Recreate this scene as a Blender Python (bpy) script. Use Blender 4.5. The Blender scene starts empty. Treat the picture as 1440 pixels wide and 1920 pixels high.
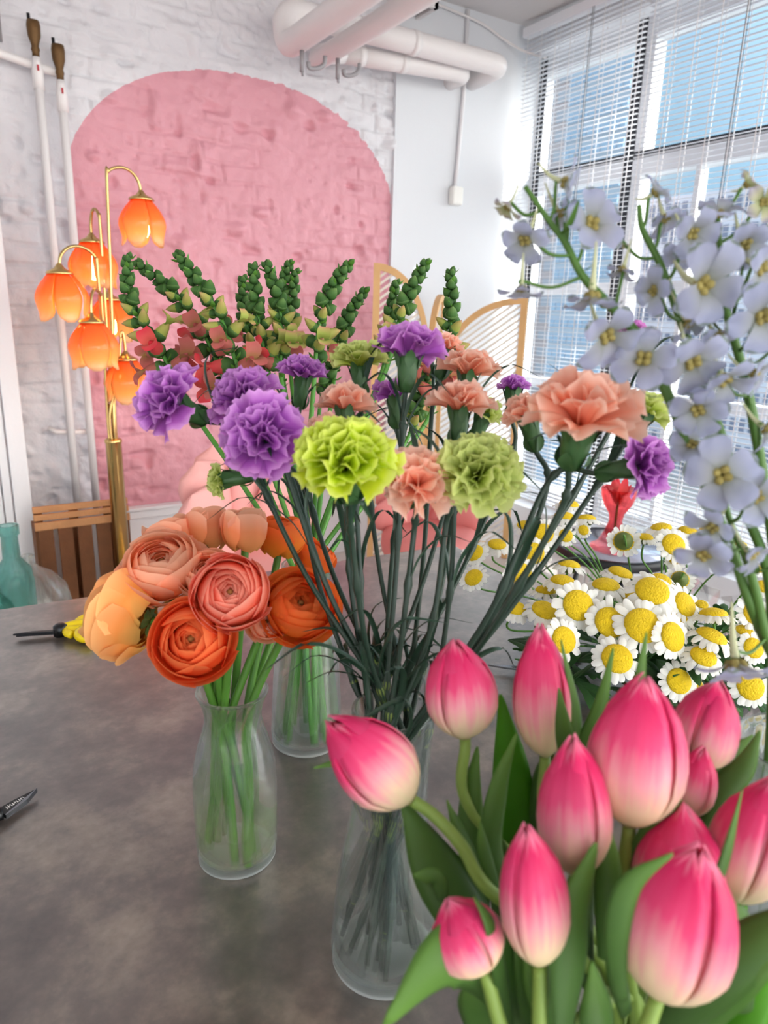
import bpy, math, random
import numpy as np
from mathutils import Matrix, Vector
S = bpy.context.scene
COL = S.collection
PI = math.pi
# ---------------- camera ----------------
F = 1320.0
d1 = np.array([-845., -400., F]); d3 = np.array([-143., 4640., F])
YC = d1/np.linalg.norm(d1); DC = d3-YC*(d3@YC); DC /= np.linalg.norm(DC)
XC = np.cross(DC, YC); XC = XC if XC[0] > 0 else -XC
CM = np.array([XC, YC, -DC])            # rows: world axes in camera coordinates (right, down, forward)
EYE = np.array([0, 0, 1.33])
def ray(px, py): return CM@np.array([px-720, py-960, F])/F
def W(px, py, d): return EYE+ray(px, py)*d
def onY(px, py, y): r = ray(px, py); return EYE+r*y/r[1]
def onX(px, py, x): r = ray(px, py); return EYE+r*x/r[0]
def onZ(px, py, z): r = ray(px, py); return EYE+r*(z-EYE[2])/r[2]
def dirw(a, b, c):                       # right, up, toward viewer -> world direction
    v = CM@np.array([a, -b, -c]); return v/np.linalg.norm(v)
cam = bpy.data.cameras.new('camera'); co = bpy.data.objects.new('camera', cam); COL.objects.link(co)
R3 = np.column_stack([CM[:, 0], -CM[:, 1], -CM[:, 2]])
co.matrix_world = Matrix([list(R3[i])+[EYE[i]] for i in range(3)]+[[0, 0, 0, 1]])
cam.lens = 24.75; cam.sensor_width = 36; cam.sensor_fit = 'AUTO'; cam.clip_start = 0.02
cam.dof.use_dof = True; cam.dof.focus_distance = 0.92; cam.dof.aperture_fstop = 8.0
S.camera = co
# ---------------- world, sun, exposure ----------------
w = bpy.data.worlds.new('world'); S.world = w; w.use_nodes = True
nt = w.node_tree; nt.nodes.clear()
def N(t, typ, **k):
    n = t.nodes.new(typ)
    for a, b in k.items():
        if a.startswith('_'): setattr(n, a[1:], b)
        else: n.inputs[a.replace('0', ' ') if a.replace('0', ' ') in n.inputs else a].default_value = b
    return n
tc = N(nt, 'ShaderNodeTexCoord'); mp = N(nt, 'ShaderNodeMapping'); mp.inputs['Scale'].default_value = (1.2, 1.2, 3); mp.inputs['Location'].default_value = (3.1, 1.7, .4)
nz = N(nt, 'ShaderNodeTexNoise', Scale=1.9, Detail=6.0, Roughness=.55)
cr = N(nt, 'ShaderNodeValToRGB'); cr.color_ramp.elements[0].position = .55; cr.color_ramp.elements[1].position = .68
cr.color_ramp.elements[0].color = (.47, .75, 1.0, 1); cr.color_ramp.elements[1].color = (1, .985, .96, 1)
sx = N(nt, 'ShaderNodeSeparateXYZ'); gr = N(nt, 'ShaderNodeValToRGB')
gr.color_ramp.elements[0].position = .0; gr.color_ramp.elements[1].position = .12
gr.color_ramp.elements[0].color = (0, 0, 0, 1); gr.color_ramp.elements[1].color = (1, 1, 1, 1)
mx = N(nt, 'ShaderNodeMixRGB'); mx.inputs[1].default_value = (.9, .87, .83, 1)
bg = N(nt, 'ShaderNodeBackground', Strength=1.15); wo = N(nt, 'ShaderNodeOutputWorld')
L = nt.links.new
L(tc.outputs['Generated'], mp.inputs[0]); L(mp.outputs[0], nz.inputs['Vector']); L(nz.outputs[0], cr.inputs[0])
L(tc.outputs['Generated'], sx.inputs[0]); L(sx.outputs[2], gr.inputs[0]); L(gr.outputs[0], mx.inputs[0]); L(cr.outputs[0], mx.inputs[2])
# added fill: sky boosted around the sun, behind the viewer's right shoulder
SUN = Vector((.50, -.70, .55)).normalized()
dt = nt.nodes.new('ShaderNodeVectorMath'); dt.operation = 'DOT_PRODUCT'; dt.inputs[1].default_value = SUN; L(tc.outputs['Generated'], dt.inputs[0])
q1 = nt.nodes.new('ShaderNodeMath'); q1.operation = 'MAXIMUM'; q1.inputs[1].default_value = 0; L(dt.outputs['Value'], q1.inputs[0])
q2 = nt.nodes.new('ShaderNodeMath'); q2.operation = 'POWER'; q2.inputs[1].default_value = 2.0; L(q1.outputs[0], q2.inputs[0])
q3 = nt.nodes.new('ShaderNodeMath'); q3.operation = 'MULTIPLY_ADD'; q3.inputs[1].default_value = 7.0; q3.inputs[2].default_value = .60; L(q2.outputs[0], q3.inputs[0]); L(q3.outputs[0], bg.inputs[1])
wm = nt.nodes.new('ShaderNodeMixRGB'); wm.inputs[2].default_value = (1, .93, .84, 1); L(q2.outputs[0], wm.inputs[0]); L(mx.outputs[0], wm.inputs[1]); L(wm.outputs[0], bg.inputs[0]); L(bg.outputs[0], wo.inputs[0])
sd = bpy.data.lights.new('sun', 'SUN'); sd.energy = 4.5; sd.angle = .009; sd.color = (1, .96, .9)
so = bpy.data.objects.new('sun', sd); COL.objects.link(so)
so.rotation_euler = Vector((-.50, .70, -.55)).to_track_quat('-Z', 'Y').to_euler(); so.location = (6, -6, 6)
S.view_settings.view_transform = 'Standard'; S.view_settings.look = 'None'
S.view_settings.gamma = 1; S.view_settings.use_curve_mapping = False
S.view_settings.exposure = 0.5
S.cycles.max_bounces = 14; S.cycles.transmission_bounces = 12; S.cycles.transparent_max_bounces = 24; S.cycles.diffuse_bounces = 5
# ---------------- materials ----------------
def lin(c): return tuple((x/12.92 if x <= .04045 else ((x+.055)/1.055)**2.4) for x in c)
def hx(h): h = h.lstrip('#'); return lin(tuple(int(h[i:i+2], 16)/255 for i in (0, 2, 4)))+(1,)
def newmat(name):
    m = bpy.data.materials.new(name); m.use_nodes = True; t = m.node_tree; t.nodes.clear()
    o = t.nodes.new('ShaderNodeOutputMaterial'); p = t.nodes.new('ShaderNodeBsdfPrincipled'); t.links.new(p.outputs[0], o.inputs[0])
    return m, t, p, o
def mat(name, col, rough=.5, metal=0, spec=.5, bump=0, bs=60, trans=0, ior=1.45, em=None, es=0, var=0, vs=8):
    m, t, p, o = newmat(name); c = hx(col) if isinstance(col, str) else col
    p.inputs['Base Color'].default_value = c; p.inputs['Roughness'].default_value = rough; p.inputs['Metallic'].default_value = metal
    p.inputs['Specular IOR Level'].default_value = spec; p.inputs['Transmission Weight'].default_value = trans; p.inputs['IOR'].default_value = ior
    if em: p.inputs['Emission Color'].default_value = hx(em); p.inputs['Emission Strength'].default_value = es
    if bump or var:
        g = t.nodes.new('ShaderNodeTexCoord')
        if bump:
            n = t.nodes.new('ShaderNodeTexNoise'); n.inputs['Scale'].default_value = bs; n.inputs['Detail'].default_value = 5
            b = t.nodes.new('ShaderNodeBump'); b.inputs['Strength'].default_value = bump; b.inputs['Distance'].default_value = .004
            t.links.new(g.outputs['Object'], n.inputs['Vector']); t.links.new(n.outputs[0], b.inputs['Height']); t.links.new(b.outputs[0], p.inputs['Normal'])
        if var:
            n = t.nodes.new('ShaderNodeTexNoise'); n.inputs['Scale'].default_value = vs; n.inputs['Detail'].default_value = 4
            x = t.nodes.new('ShaderNodeMixRGB'); x.inputs[1].default_value = tuple(v*(1-var) for v in c[:3])+(1,); x.inputs[2].default_value = tuple(min(1, v*(1+var)) for v in c[:3])+(1,)
            t.links.new(g.outputs['Object'], n.inputs['Vector']); t.links.new(n.outputs[0], x.inputs[0]); t.links.new(x.outputs[0], p.inputs['Base Color'])
    return m
def petalmat(name, stops, transl=.35, rough=.6, spec=.25, rnd=.12, streak=0):
    """colour along the petal (attribute pv.x = 0 base .. 1 edge), small variation per petal (pv.y)"""
    m, t, p, o = newmat(name); a = t.nodes.new('ShaderNodeAttribute'); a.attribute_name = 'pv'
    s = t.nodes.new('ShaderNodeSeparateXYZ'); r = t.nodes.new('ShaderNodeValToRGB'); e = r.color_ramp.elements
    while len(e) < len(stops): e.new(.5)
    for q, (pos, c) in zip(e, stops): q.position = pos; q.color = hx(c)
    h = t.nodes.new('ShaderNodeHueSaturation'); mr = t.nodes.new('ShaderNodeMapRange'); mr.inputs['To Min'].default_value = 1-rnd; mr.inputs['To Max'].default_value = 1+rnd
    l = t.links.new
    l(a.outputs['Vector'], s.inputs[0]); l(s.outputs[1], mr.inputs[0]); l(mr.outputs[0], h.inputs['Value']); l(r.outputs[0], h.inputs['Color'])
    if streak:
        cmb = t.nodes.new('ShaderNodeCombineXYZ'); m1 = t.nodes.new('ShaderNodeMath'); m1.operation = 'MULTIPLY'; m1.inputs[1].default_value = 6
        l(s.outputs[2], m1.inputs[0]); l(m1.outputs[0], cmb.inputs[0]); m2 = t.nodes.new('ShaderNodeMath'); m2.operation = 'MULTIPLY'; m2.inputs[1].default_value = .8
        l(s.outputs[0], m2.inputs[0]); l(m2.outputs[0], cmb.inputs[1]); m3 = t.nodes.new('ShaderNodeMath'); m3.operation = 'MULTIPLY'; m3.inputs[1].default_value = 40
        l(s.outputs[1], m3.inputs[0]); l(m3.outputs[0], cmb.inputs[2])
        nn = t.nodes.new('ShaderNodeTexNoise'); nn.inputs['Scale'].default_value = 1.6; l(cmb.outputs[0], nn.inputs['Vector'])
        ad = t.nodes.new('ShaderNodeMath'); ad.operation = 'MULTIPLY_ADD'; ad.inputs[1].default_value = streak; l(nn.outputs[0], ad.inputs[0])
        sb = t.nodes.new('ShaderNodeMath'); sb.operation = 'SUBTRACT'; sb.inputs[1].default_value = streak*.5; l(s.outputs[0], sb.inputs[0]); l(sb.outputs[0], ad.inputs[2]); l(ad.outputs[0], r.inputs[0])
    else: l(s.outputs[0], r.inputs[0])
    p.inputs['Roughness'].default_value = rough; p.inputs['Specular IOR Level'].default_value = spec
    tr = t.nodes.new('ShaderNodeBsdfTranslucent'); ms = t.nodes.new('ShaderNodeMixShader'); ms.inputs[0].default_value = transl
    l(h.outputs[0], p.inputs['Base Color']); l(h.outputs[0], tr.inputs[0]); l(p.outputs[0], ms.inputs[1]); l(tr.outputs[0], ms.inputs[2]); l(ms.outputs[0], o.inputs[0])
    return m
M = {}
M['white_paint'] = mat('white_paint', '#e4e3e6', .55, bump=.25, bs=30)
M['pipe_white'] = mat('pipe_white', '#e6e2e2', .4, bump=.15, bs=60)
M['ceiling'] = mat('ceiling_paint', '#d9d6d6', .8, bump=.6, bs=20)
M['plaster'] = mat('plaster', '#dcdfe4', .7, bump=.35, bs=12)
M['floor'] = mat('floor', '#cfc8c4', .35, var=.08, vs=3)
M['frame_white'] = mat('window_frame', '#d8dade', .4)
M['gasket'] = mat('gasket', '#23262e', .5)
M['slat'] = mat('slat', '#e8eaf0', .35)
M['cord'] = mat('cord', '#f0eeee', .6)
M['cord_dark'] = mat('cord_dark', '#55585e', .6)
M['brass'] = mat('brass', '#cdae72', .22, metal=1)
M['brass_old'] = mat('aged_brass', '#6a4f30', .5, metal=.6, bump=.5, bs=90)
M['steel'] = mat('steel', '#8d9096', .25, metal=1)
M['blade_dark'] = mat('dark_blade', '#2a2b2e', .3, metal=.7)
M['black'] = mat('black_plastic', '#0c0d10', .3)
M['black_matt'] = mat('black_metal', '#15161a', .35)
M['yellow'] = mat('yellow_plastic', '#f2d312', .35)
M['white_plastic'] = mat('white_plastic', '#eeeeea', .35)
M['bracket'] = mat('bracket_grey', '#9a979a', .5, metal=.3)
M['stem_dark'] = mat('carnation_stem', '#21372a', .38, var=.3, vs=25)
M['stem_leafdark'] = mat('carnation_leaf', '#284332', .4, var=.2, vs=25)
M['stem_node'] = mat('stem_node', '#76883f', .5, var=.2, vs=60)
M['calyx'] = mat('calyx', '#35592f', .45, var=.25, vs=60)
M['stem_green'] = mat('ranunculus_stem', '#4f7f2a', .45, var=.3, vs=25)
M['stem_bright'] = mat('snapdragon_stem', '#4f8a34', .4, var=.2, vs=25)
M['stem_tulip'] = mat('tulip_stem', '#7a9440', .5, var=.15, vs=20)
M['stem_delph'] = mat('delphinium_stem', '#4a702c', .5, var=.15, vs=20)
M['ran_centre'] = mat('ranunculus_centre', '#8a5a2a', .7)
M['sepal'] = mat('sepal', '#5b6a2c', .6, var=.2, vs=60)
M['chair'] = mat('pink_velvet', '#e7a6a0', .75, bump=.2, bs=300)
M['chair_coral'] = mat('coral_velvet', '#d98581', .75, bump=.2, bs=300)
M['wood_light'] = mat('light_wood', '#d8ac74', .55, var=.15, vs=12)
M['screen_slat'] = mat('screen_slat', '#e4dcd0', .6)
M['crate_top'] = mat('crate_wood_lit', '#c08a5c', .7, var=.2, vs=20, bump=.4, bs=60)  # paler copy of the crate wood, light on the top boards in its colour
M['crate'] = mat('crate_wood', '#6f4527', .75, var=.35, vs=16, bump=.5, bs=60)
M['paper'] = mat('paper_tag', '#e8e6e2', .8)
M['red_mark'] = mat('red_mark', '#b0303a', .6)
M['bld_white'] = mat('facade_white', '#b4b8c2', .8)
M['bld_pink'] = mat('facade_pink', '#c4b6b6', .8)
M['bld_blue'] = mat('facade_blue', '#b9c6d4', .6)
M['bld_glass'] = mat('facade_glass', '#a4bed6', .5)
M['bld_dark'] = mat('facade_window', '#6a7488', .3)
M['street'] = mat('street', '#8c8c8c', .9)
def glass(name, col, rough=0., k=.55, ior=1.45, tint=None):
    m = mat(name, col, rough, spec=.5, trans=1, ior=ior); t = m.node_tree; p = [n for n in t.nodes if n.type == 'BSDF_PRINCIPLED'][0]; o = [n for n in t.nodes if n.type == 'OUTPUT_MATERIAL'][0]
    tr = t.nodes.new('ShaderNodeBsdfTransparent'); tr.inputs[0].default_value = hx(tint or col); ms = t.nodes.new('ShaderNodeMixShader'); ms.inputs[0].default_value = k
    t.links.new(p.outputs[0], ms.inputs[1]); t.links.new(tr.outputs[0], ms.inputs[2]); t.links.new(ms.outputs[0], o.inputs[0]); return m
def clear(name, tint, ior):
    m, t, p, o = newmat(name); t.nodes.remove(p); tr = t.nodes.new('ShaderNodeBsdfTransparent'); tr.inputs[0].default_value = hx(tint); gl = t.nodes.new('ShaderNodeBsdfGlossy'); gl.inputs['Roughness'].default_value = .0
    lw = t.nodes.new('ShaderNodeLayerWeight'); pw = t.nodes.new('ShaderNodeMath'); pw.operation = 'POWER'; pw.inputs[1].default_value = 4.5; t.links.new(lw.outputs['Facing'], pw.inputs[0])
    ma = t.nodes.new('ShaderNodeMath'); ma.operation = 'MULTIPLY_ADD'; ma.inputs[1].default_value = .6 if ior > 1.3 else .3; ma.inputs[2].default_value = ((ior-1)/(ior+1))**2*.5; t.links.new(pw.outputs[0], ma.inputs[0])
    ms = t.nodes.new('ShaderNodeMixShader'); t.links.new(ma.outputs[0], ms.inputs[0]); t.links.new(tr.outputs[0], ms.inputs[1]); t.links.new(gl.outputs[0], ms.inputs[2]); t.links.new(ms.outputs[0], o.inputs[0]); return m
M['glass'] = glass('clear_glass', '#fbfefd', 0, .45, 1.45)
M['water'] = clear('water', '#fafdfa', 1.25)
M['water_yellow'] = clear('stem_water', '#fbfae4', 1.25)
M['glass_teal'] = glass('teal_glass', '#cdeeea', .05, .5, 1.3, '#cfeeea')
M['glass_pink'] = glass('pink_glass', '#ffb8ba', .05, .5, 1.3, '#ffb4b8')
def milky(name, col, k):
    m = clear(name, '#ffffff', 1.3); t = m.node_tree; o = [n for n in t.nodes if n.type == 'OUTPUT_MATERIAL'][0]; old = o.inputs[0].links[0].from_socket
    df = t.nodes.new('ShaderNodeBsdfDiffuse'); df.inputs[0].default_value = hx(col); tl = t.nodes.new('ShaderNodeBsdfTranslucent'); tl.inputs[0].default_value = hx(col); m1 = t.nodes.new('ShaderNodeMixShader'); t.links.new(df.outputs[0], m1.inputs[1]); t.links.new(tl.outputs[0], m1.inputs[2])
    m2 = t.nodes.new('ShaderNodeMixShader'); m2.inputs[0].default_value = k; t.links.new(old, m2.inputs[1]); t.links.new(m1.outputs[0], m2.inputs[2]); t.links.new(m2.outputs[0], o.inputs[0]); return m
M['water_yellow'] = milky('stem_water', '#f4f2b8', .11); M['water'] = milky('water', '#f2f6ee', .035); M['base_glint'] = milky('glass_base_glint', '#f4f8f6', .42)  # vase base whitened, standing in for window light gathered in the glass
M['cello'] = glass('cellophane', '#f2f2f2', .1)
# window pane: see-through with a weak reflection
M['pane'] = clear('window_pane', '#fbfdfd', 1.3)
# petals
CARN = {
 'purple': petalmat('purple_petal', [(0, '#eedcf0'), (.3, '#b25cbe'), (.8, '#bd6ac8'), (1, '#dfa3e4')], .4, rnd=.16),
 'magenta': petalmat('magenta_petal', [(0, '#dcb0d4'), (.4, '#b257a8'), (1, '#cf84c6')], .35),
 'lime': petalmat('lime_petal', [(0, '#8da21c'), (.5, '#bccf22'), (.85, '#cfe02e'), (1, '#e6f07e')], .4),
 'green': petalmat('soft_green_petal', [(0, '#9aac3e'), (.5, '#b5c54e'), (1, '#d9e294')], .4),
 'peach': petalmat('peach_petal', [(0, '#f28e64'), (.4, '#f9b394'), (.8, '#fac3aa'), (1, '#fdd8c6')], .5),
}
RAN = {
 'salmon': petalmat('salmon_petal', [(0, '#f5a25a'), (.5, '#f48a5c'), (.85, '#f27a60'), (1, '#fbb09a')], .45),
 'red': petalmat('orange_red_petal', [(0, '#f6a44a'), (.4, '#f27a3a'), (.8, '#ee5526'), (1, '#fa8f55')], .45),
 'yellow': petalmat('apricot_petal', [(0, '#f2cc70'), (.5, '#f4ac58'), (1, '#fcc684')], .45, rnd=.28),
 'peach': petalmat('peach_orange_petal', [(0, '#f8bc70'), (.6, '#faa872'), (1, '#fdc8a8')], .5, rnd=.2),
 'orange': petalmat('orange_petal', [(0, '#f8a836'), (.6, '#f68c32'), (1, '#f47a3c')], .45),
}
M['tulip'] = petalmat('tulip_petal', [(0, '#e8deae'), (.2, '#f3d9b8'), (.42, '#f3a2ae'), (.62, '#ee4c82'), (.88, '#e4266a'), (1, '#fa90ae')], .3, rough=.42, spec=.4, rnd=.1, streak=.35)
M['delph'] = petalmat('delphinium_petal', [(0, '#7d8348'), (.34, '#a6aab0'), (.70, '#a9aec8'), (.88, '#b0b5d0'), (.94, '#77886e'), (.98, '#b0b5cf')], .5, rough=.7)
M['delph_bud'] = petalmat('delphinium_bud', [(0, '#8a9a52'), (.6, '#b9b79a'), (1, '#b3acc2')], .3)
M['bee'] = mat('floret_centre', '#8c7f45', .7, var=.3, vs=200)
M['spur'] = mat('floret_spur', '#b4b790', .6, var=.2, vs=60)
M['daisy'] = petalmat('daisy_petal', [(0, '#e9ecc8'), (.3, '#f6f5ee'), (1, '#fbfaf5')], .3, rnd=.05)
M['disc'] = mat('daisy_disc', '#f0c80e', .7, bump=1, bs=420, var=.2, vs=200)
M['bud_green'] = petalmat('snapdragon_bud', [(0, '#2a4a22'), (.6, '#41682f'), (1, '#6f8f4e')], .15)
M['bud_yellow'] = petalmat('snapdragon_young_flower', [(0, '#6f8a38'), (.5, '#a3ae52'), (.82, '#bdaa66'), (1, '#c98a76')], .25)
M['bud_coral'] = petalmat('snapdragon_coral_flower', [(0, '#b5a05a'), (.45, '#c27464'), (1, '#cf6a68')], .35)
M['bud_red'] = petalmat('snapdragon_red_flower', [(0, '#d9705f'), (1, '#e2384c')], .35)
M['leaf_tulip'] = petalmat('tulip_leaf', [(0, '#42612e'), (.5, '#4a6e2f'), (1, '#62883c')], .3, rough=.45, rnd=.25)
M['leaf_tulip_bright'] = petalmat('tulip_leaf_bright', [(0, '#4e8a24'), (1, '#63a82a')], .5, rough=.45, rnd=.15)
M['leaf_dark'] = petalmat('daisy_foliage', [(0, '#2a4a24'), (1, '#3f6a34')], .2, rnd=.3)
M['shade'] = petalmat('orange_glass_petal', [(0, '#f27a34'), (.4, '#f89c48'), (.75, '#ffc878'), (1, '#ffdcb0')], .5, rough=.15, spec=.6, rnd=.08)  # yellower towards the bulb: lamp glow put into the glass colour
# ---------------- mesh helpers ----------------
class MB:
    def __init__(s): s.v = []; s.f = []; s.a = []; s.n = 0
    def add(s, v, f, a=None):
        v = np.asarray(v, float).reshape(-1, 3); s.v.append(v); s.f.extend([tuple(int(i)+s.n for i in q) for q in f])
        s.a.append(np.zeros((len(v), 3)) if a is None else np.asarray(a, float).reshape(-1, 3)); s.n += len(v); return s
    def grid(s, P, A=None, close=False):
        P = np.asarray(P); a, b = P.shape[:2]; f = []
        for i in range(a-1):
            for j in range(b if close else b-1):
                k = (j+1) % b; f.append((i*b+j, i*b+k, (i+1)*b+k, (i+1)*b+j))
        return s.add(P.reshape(-1, 3), f, None if A is None else np.asarray(A).reshape(-1, 3))
    def tube(s, path, r, n=8, caps=True, att=None):
        P = np.asarray(path, float); m = len(P); r = np.full(m, r) if np.isscalar(r) else np.asarray(r)
        T = np.gradient(P, axis=0); T /= np.linalg.norm(T, axis=1)[:, None]+1e-12
        u = np.cross(T[0], [0, 0, 1.]); 
        if np.linalg.norm(u) < 1e-3: u = np.cross(T[0], [1., 0, 0])
        u /= np.linalg.norm(u); V = []; an = np.arange(n)*2*PI/n
        for i in range(m):
            u = u-T[i]*(u@T[i]); u /= np.linalg.norm(u); q = np.cross(T[i], u)
            V.append(P[i]+r[i]*(np.cos(an)[:, None]*u+np.sin(an)[:, None]*q))
        A = None
        if att is not None: A = np.zeros((m, n, 3)); A[:, :, 0] = np.linspace(0, 1, m)[:, None]; A[:, :, 1] = att
        s.grid(np.array(V), A, close=True)
        if caps:
            b = s.n-m*n; s.f.append(tuple(range(b+n-1, b-1, -1))); s.f.append(tuple(range(s.n-n, s.n)))
        return s
    def lathe(s, prof, o=(0, 0, 0), n=32, ax=(0, 0, 1), att=None):
        ax = np.asarray(ax, float); ax /= np.linalg.norm(ax); e1, e2 = perp(ax); an = np.arange(n)*2*PI/n
        V = [[np.asarray(o)+ax*z+max(r, 1e-5)*(math.cos(t)*e1+math.sin(t)*e2) for t in an] for r, z in prof]
        A = None
        if att is not None: A = np.zeros((len(prof), n, 3)); A[:, :, 0] = np.linspace(0, 1, len(prof))[:, None]; A[:, :, 1] = att
        return s.grid(np.array(V), A, close=True)
    def box(s, lo, hi, R=None, o=None):
        lo, hi = np.minimum(lo, hi), np.maximum(lo, hi)
        v = np.array([[x, y, z] for x in (lo[0], hi[0]) for y in (lo[1], hi[1]) for z in (lo[2], hi[2])], float)
        if R is not None: v = v@np.asarray(R).T
        if o is not None: v = v+np.asarray(o)
        return s.add(v, [(0, 1, 3, 2), (4, 6, 7, 5), (0, 4, 5, 1), (2, 3, 7, 6), (0, 2, 6, 4), (1, 5, 7, 3)])
    def build(s, name, m, parent=None, smooth=True, bevel=0, solid=0, sub=0):
        V = np.concatenate(s.v); 
        if parent is not None: V = V-worldloc(parent)
        me = bpy.data.meshes.new(name); me.from_pydata(V.tolist(), [], s.f); me.materials.append(m)
        at = me.attributes.new('pv', 'FLOAT_VECTOR', 'POINT'); at.data.foreach_set('vector', np.concatenate(s.a).astype(np.float32).ravel())
        if smooth: me.polygons.foreach_set('use_smooth', [True]*len(me.polygons))
        me.update(); o = bpy.data.objects.new(name, me); COL.objects.link(o)
        if parent is not None: o.parent = parent
        if solid: q = o.modifiers.new('thickness', 'SOLIDIFY'); q.thickness = solid; q.offset = 0
        if bevel: q = o.modifiers.new('bevel', 'BEVEL'); q.width = bevel; q.segments = 2; q.limit_method = 'ANGLE'
        if sub: q = o.modifiers.new('subdivision', 'SUBSURF'); q.levels = sub; q.render_levels = sub
        return o
def worldloc(o):
    p = np.zeros(3)
    while o is not None: p = p+np.array(o.location); o = o.parent
    return p
def perp(a):
    a = np.asarray(a, float); e = np.cross(a, [0, 0, 1.]); 
    if np.linalg.norm(e) < 1e-3: e = np.cross(a, [1., 0, 0])
    e /= np.linalg.norm(e); return e, np.cross(a, e)
def unit(v): v = np.asarray(v, float); return v/np.linalg.norm(v)
def spline(pts, k=8):
    P = [np.asarray(p, float) for p in pts]; P = [2*P[0]-P[1]]+P+[2*P[-1]-P[-2]]; out = []
    for i in range(1, len(P)-2):
        for j in range(k):
            t = j/k; a, b, c, d = P[i-1:i+3]
            out.append(.5*((2*b)+(-a+c)*t+(2*a-5*b+4*c-d)*t*t+(-a+3*b-3*c+d)*t**3))
    out.append(P[-2]); return np.array(out)
def tag(o, label, cat, group=None, kind=None):
    o['label'] = label; o['category'] = cat
    if group: o['group'] = group
    if kind: o['kind'] = kind
    return o
def thing(name, loc, label, cat, group=None):
    o = bpy.data.objects.new(name, None); o.empty_display_size = .02; o.location = tuple(float(x) for x in loc); COL.objects.link(o)
    return tag(o, label, cat, group)
def struct(o): o['kind'] = 'structure'; return o
def vnoise(x, y, seed=0):
    rs = np.random.RandomState(seed); G = rs.rand(256, 256); xi = np.floor(x).astype(int); yi = np.floor(y).astype(int); fx = x-xi; fy = y-yi
    fx = fx*fx*(3-2*fx); fy = fy*fy*(3-2*fy); g = lambda a, b: G[a % 256, b % 256]
    return (g(xi, yi)*(1-fx)+g(xi+1, yi)*fx)*(1-fy)+(g(xi, yi+1)*(1-fx)+g(xi+1, yi+1)*fx)*fy
def blade(mb, path, w, nrm, fold=.25, tipw=.0, seed=0, att=None, prof=None, twist=0):
    P = np.asarray(path, float); m = len(P); T = np.gradient(P, axis=0); T /= np.linalg.norm(T, axis=1)[:, None]+1e-12
    k = 7; us = np.linspace(-1, 1, k); V = np.zeros((m, k, 3)); A = np.zeros((m, k, 3))
    for i in range(m):
        v = i/(m-1); s = np.cross(T[i], nrm); s /= np.linalg.norm(s)+1e-9; n = np.cross(s, T[i])
        if twist: c, q = math.cos(twist*v), math.sin(twist*v); s, n = c*s+q*n, c*n-q*s
        hw = w/2*(prof(v) if prof else (math.sin(PI*min(1, v*.93+.07))**.7))
        for j, u in enumerate(us): V[i, j] = P[i]+s*u*hw+n*hw*fold*u*u; A[i, j] = (v, (seed*.37) % 1 if att is None else att, u*.5+.5)
    mb.grid(V, A); return mb
# ================= SETTING =================
YB, XW, ZC = 3.4, 2.94, 2.85
TBZ = .75
# brick wall with real relief
gx = np.arange(-1.5, 2.125, .0085); gz = np.arange(0, ZC+.02, .0085); X, Z = np.meshgrid(gx, gz)
wx = X+.012*(vnoise(X*7, Z*7, 1)-.5)*2; wz = Z+.010*(vnoise(X*5, Z*9, 2)-.5)*2
row = np.floor(wz/.082); fz = np.abs(wz/.082-row-.5)*2; bx = wx/.27+.5*(row % 2)+.13*np.sin(row*3.3); fx = np.abs(bx-np.floor(bx)-.5)*2
edge = np.maximum(np.clip((fz-.80)/.2, 0, 1), np.clip((fx-.94)/.06, 0, 1))
mask = np.clip((vnoise(X*3.1, Z*3.1, 5)-.25)*2.4, .0, 1)
h = -edge*.014*mask
h += .010*(vnoise(X*9, Z*9, 7)-.5)+.009*(vnoise(X*23, Z*30, 8)-.5)+.004*(vnoise(X*60, Z*60, 9)-.5)
bid = vnoise(np.floor(bx)*1.7+.3, row*2.3+.6, 12); h += .006*(bid-.5)*mask
pits = np.clip(vnoise(X*14, Z*17, 21)-.82, 0, 1)*.16+np.clip(vnoise(X*33, Z*33, 22)-.87, 0, 1)*.09; h -= pits
lump = np.clip(vnoise(X*11, Z*13, 31)-.78, 0, 1)*.11; h += lump
rough = np.clip((Z-2.2)/.4, 0, 1)*np.clip((X-.9)/.3, 0, 1); h += rough*.016*(vnoise(X*40, Z*45, 41)-.5)
V = np.stack([X, YB-h, Z], -1)
mb = MB(); mb.grid(V[:, ::-1])
m, t, p, o = newmat('painted_brick')
g = t.nodes.new('ShaderNodeTexCoord'); s = t.nodes.new('ShaderNodeSeparateXYZ'); l = t.links.new; l(g.outputs['Object'], s.inputs[0])
def mth(op, a, b=None):
    n = t.nodes.new('ShaderNodeMath'); n.operation = op
    for i, q in enumerate((a, b)):
        if q is None: continue
        if isinstance(q, (int, float)): n.inputs[i].default_value = q
        else: l(q, n.inputs[i])
    return n.outputs[0]
nn = t.nodes.new('ShaderNodeTexNoise'); nn.inputs['Scale'].default_value = 25; l(g.outputs['Object'], nn.inputs['Vector'])
jit = mth('MULTIPLY', mth('SUBTRACT', nn.outputs[0], .5), .03)
xx = mth('ADD', s.outputs[0], jit); zz = mth('ADD', s.outputs[2], jit)
ex = mth('POWER', mth('ABSOLUTE', mth('DIVIDE', mth('SUBTRACT', xx, 1.325), .80)), 2.2)
ez = mth('POWER', mth('MAXIMUM', mth('DIVIDE', mth('SUBTRACT', zz, 1.79), .55), 0), 2.0)
ins = mth('LESS_THAN', mth('ADD', ex, ez), 1.0); ins = mth('MULTIPLY', ins, mth('GREATER_THAN', s.outputs[2], .37))
n2 = t.nodes.new('ShaderNodeTexNoise'); n2.inputs['Scale'].default_value = 3.0; n2.inputs['Detail'].default_value = 6; l(g.outputs['Object'], n2.inputs['Vector'])
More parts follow.
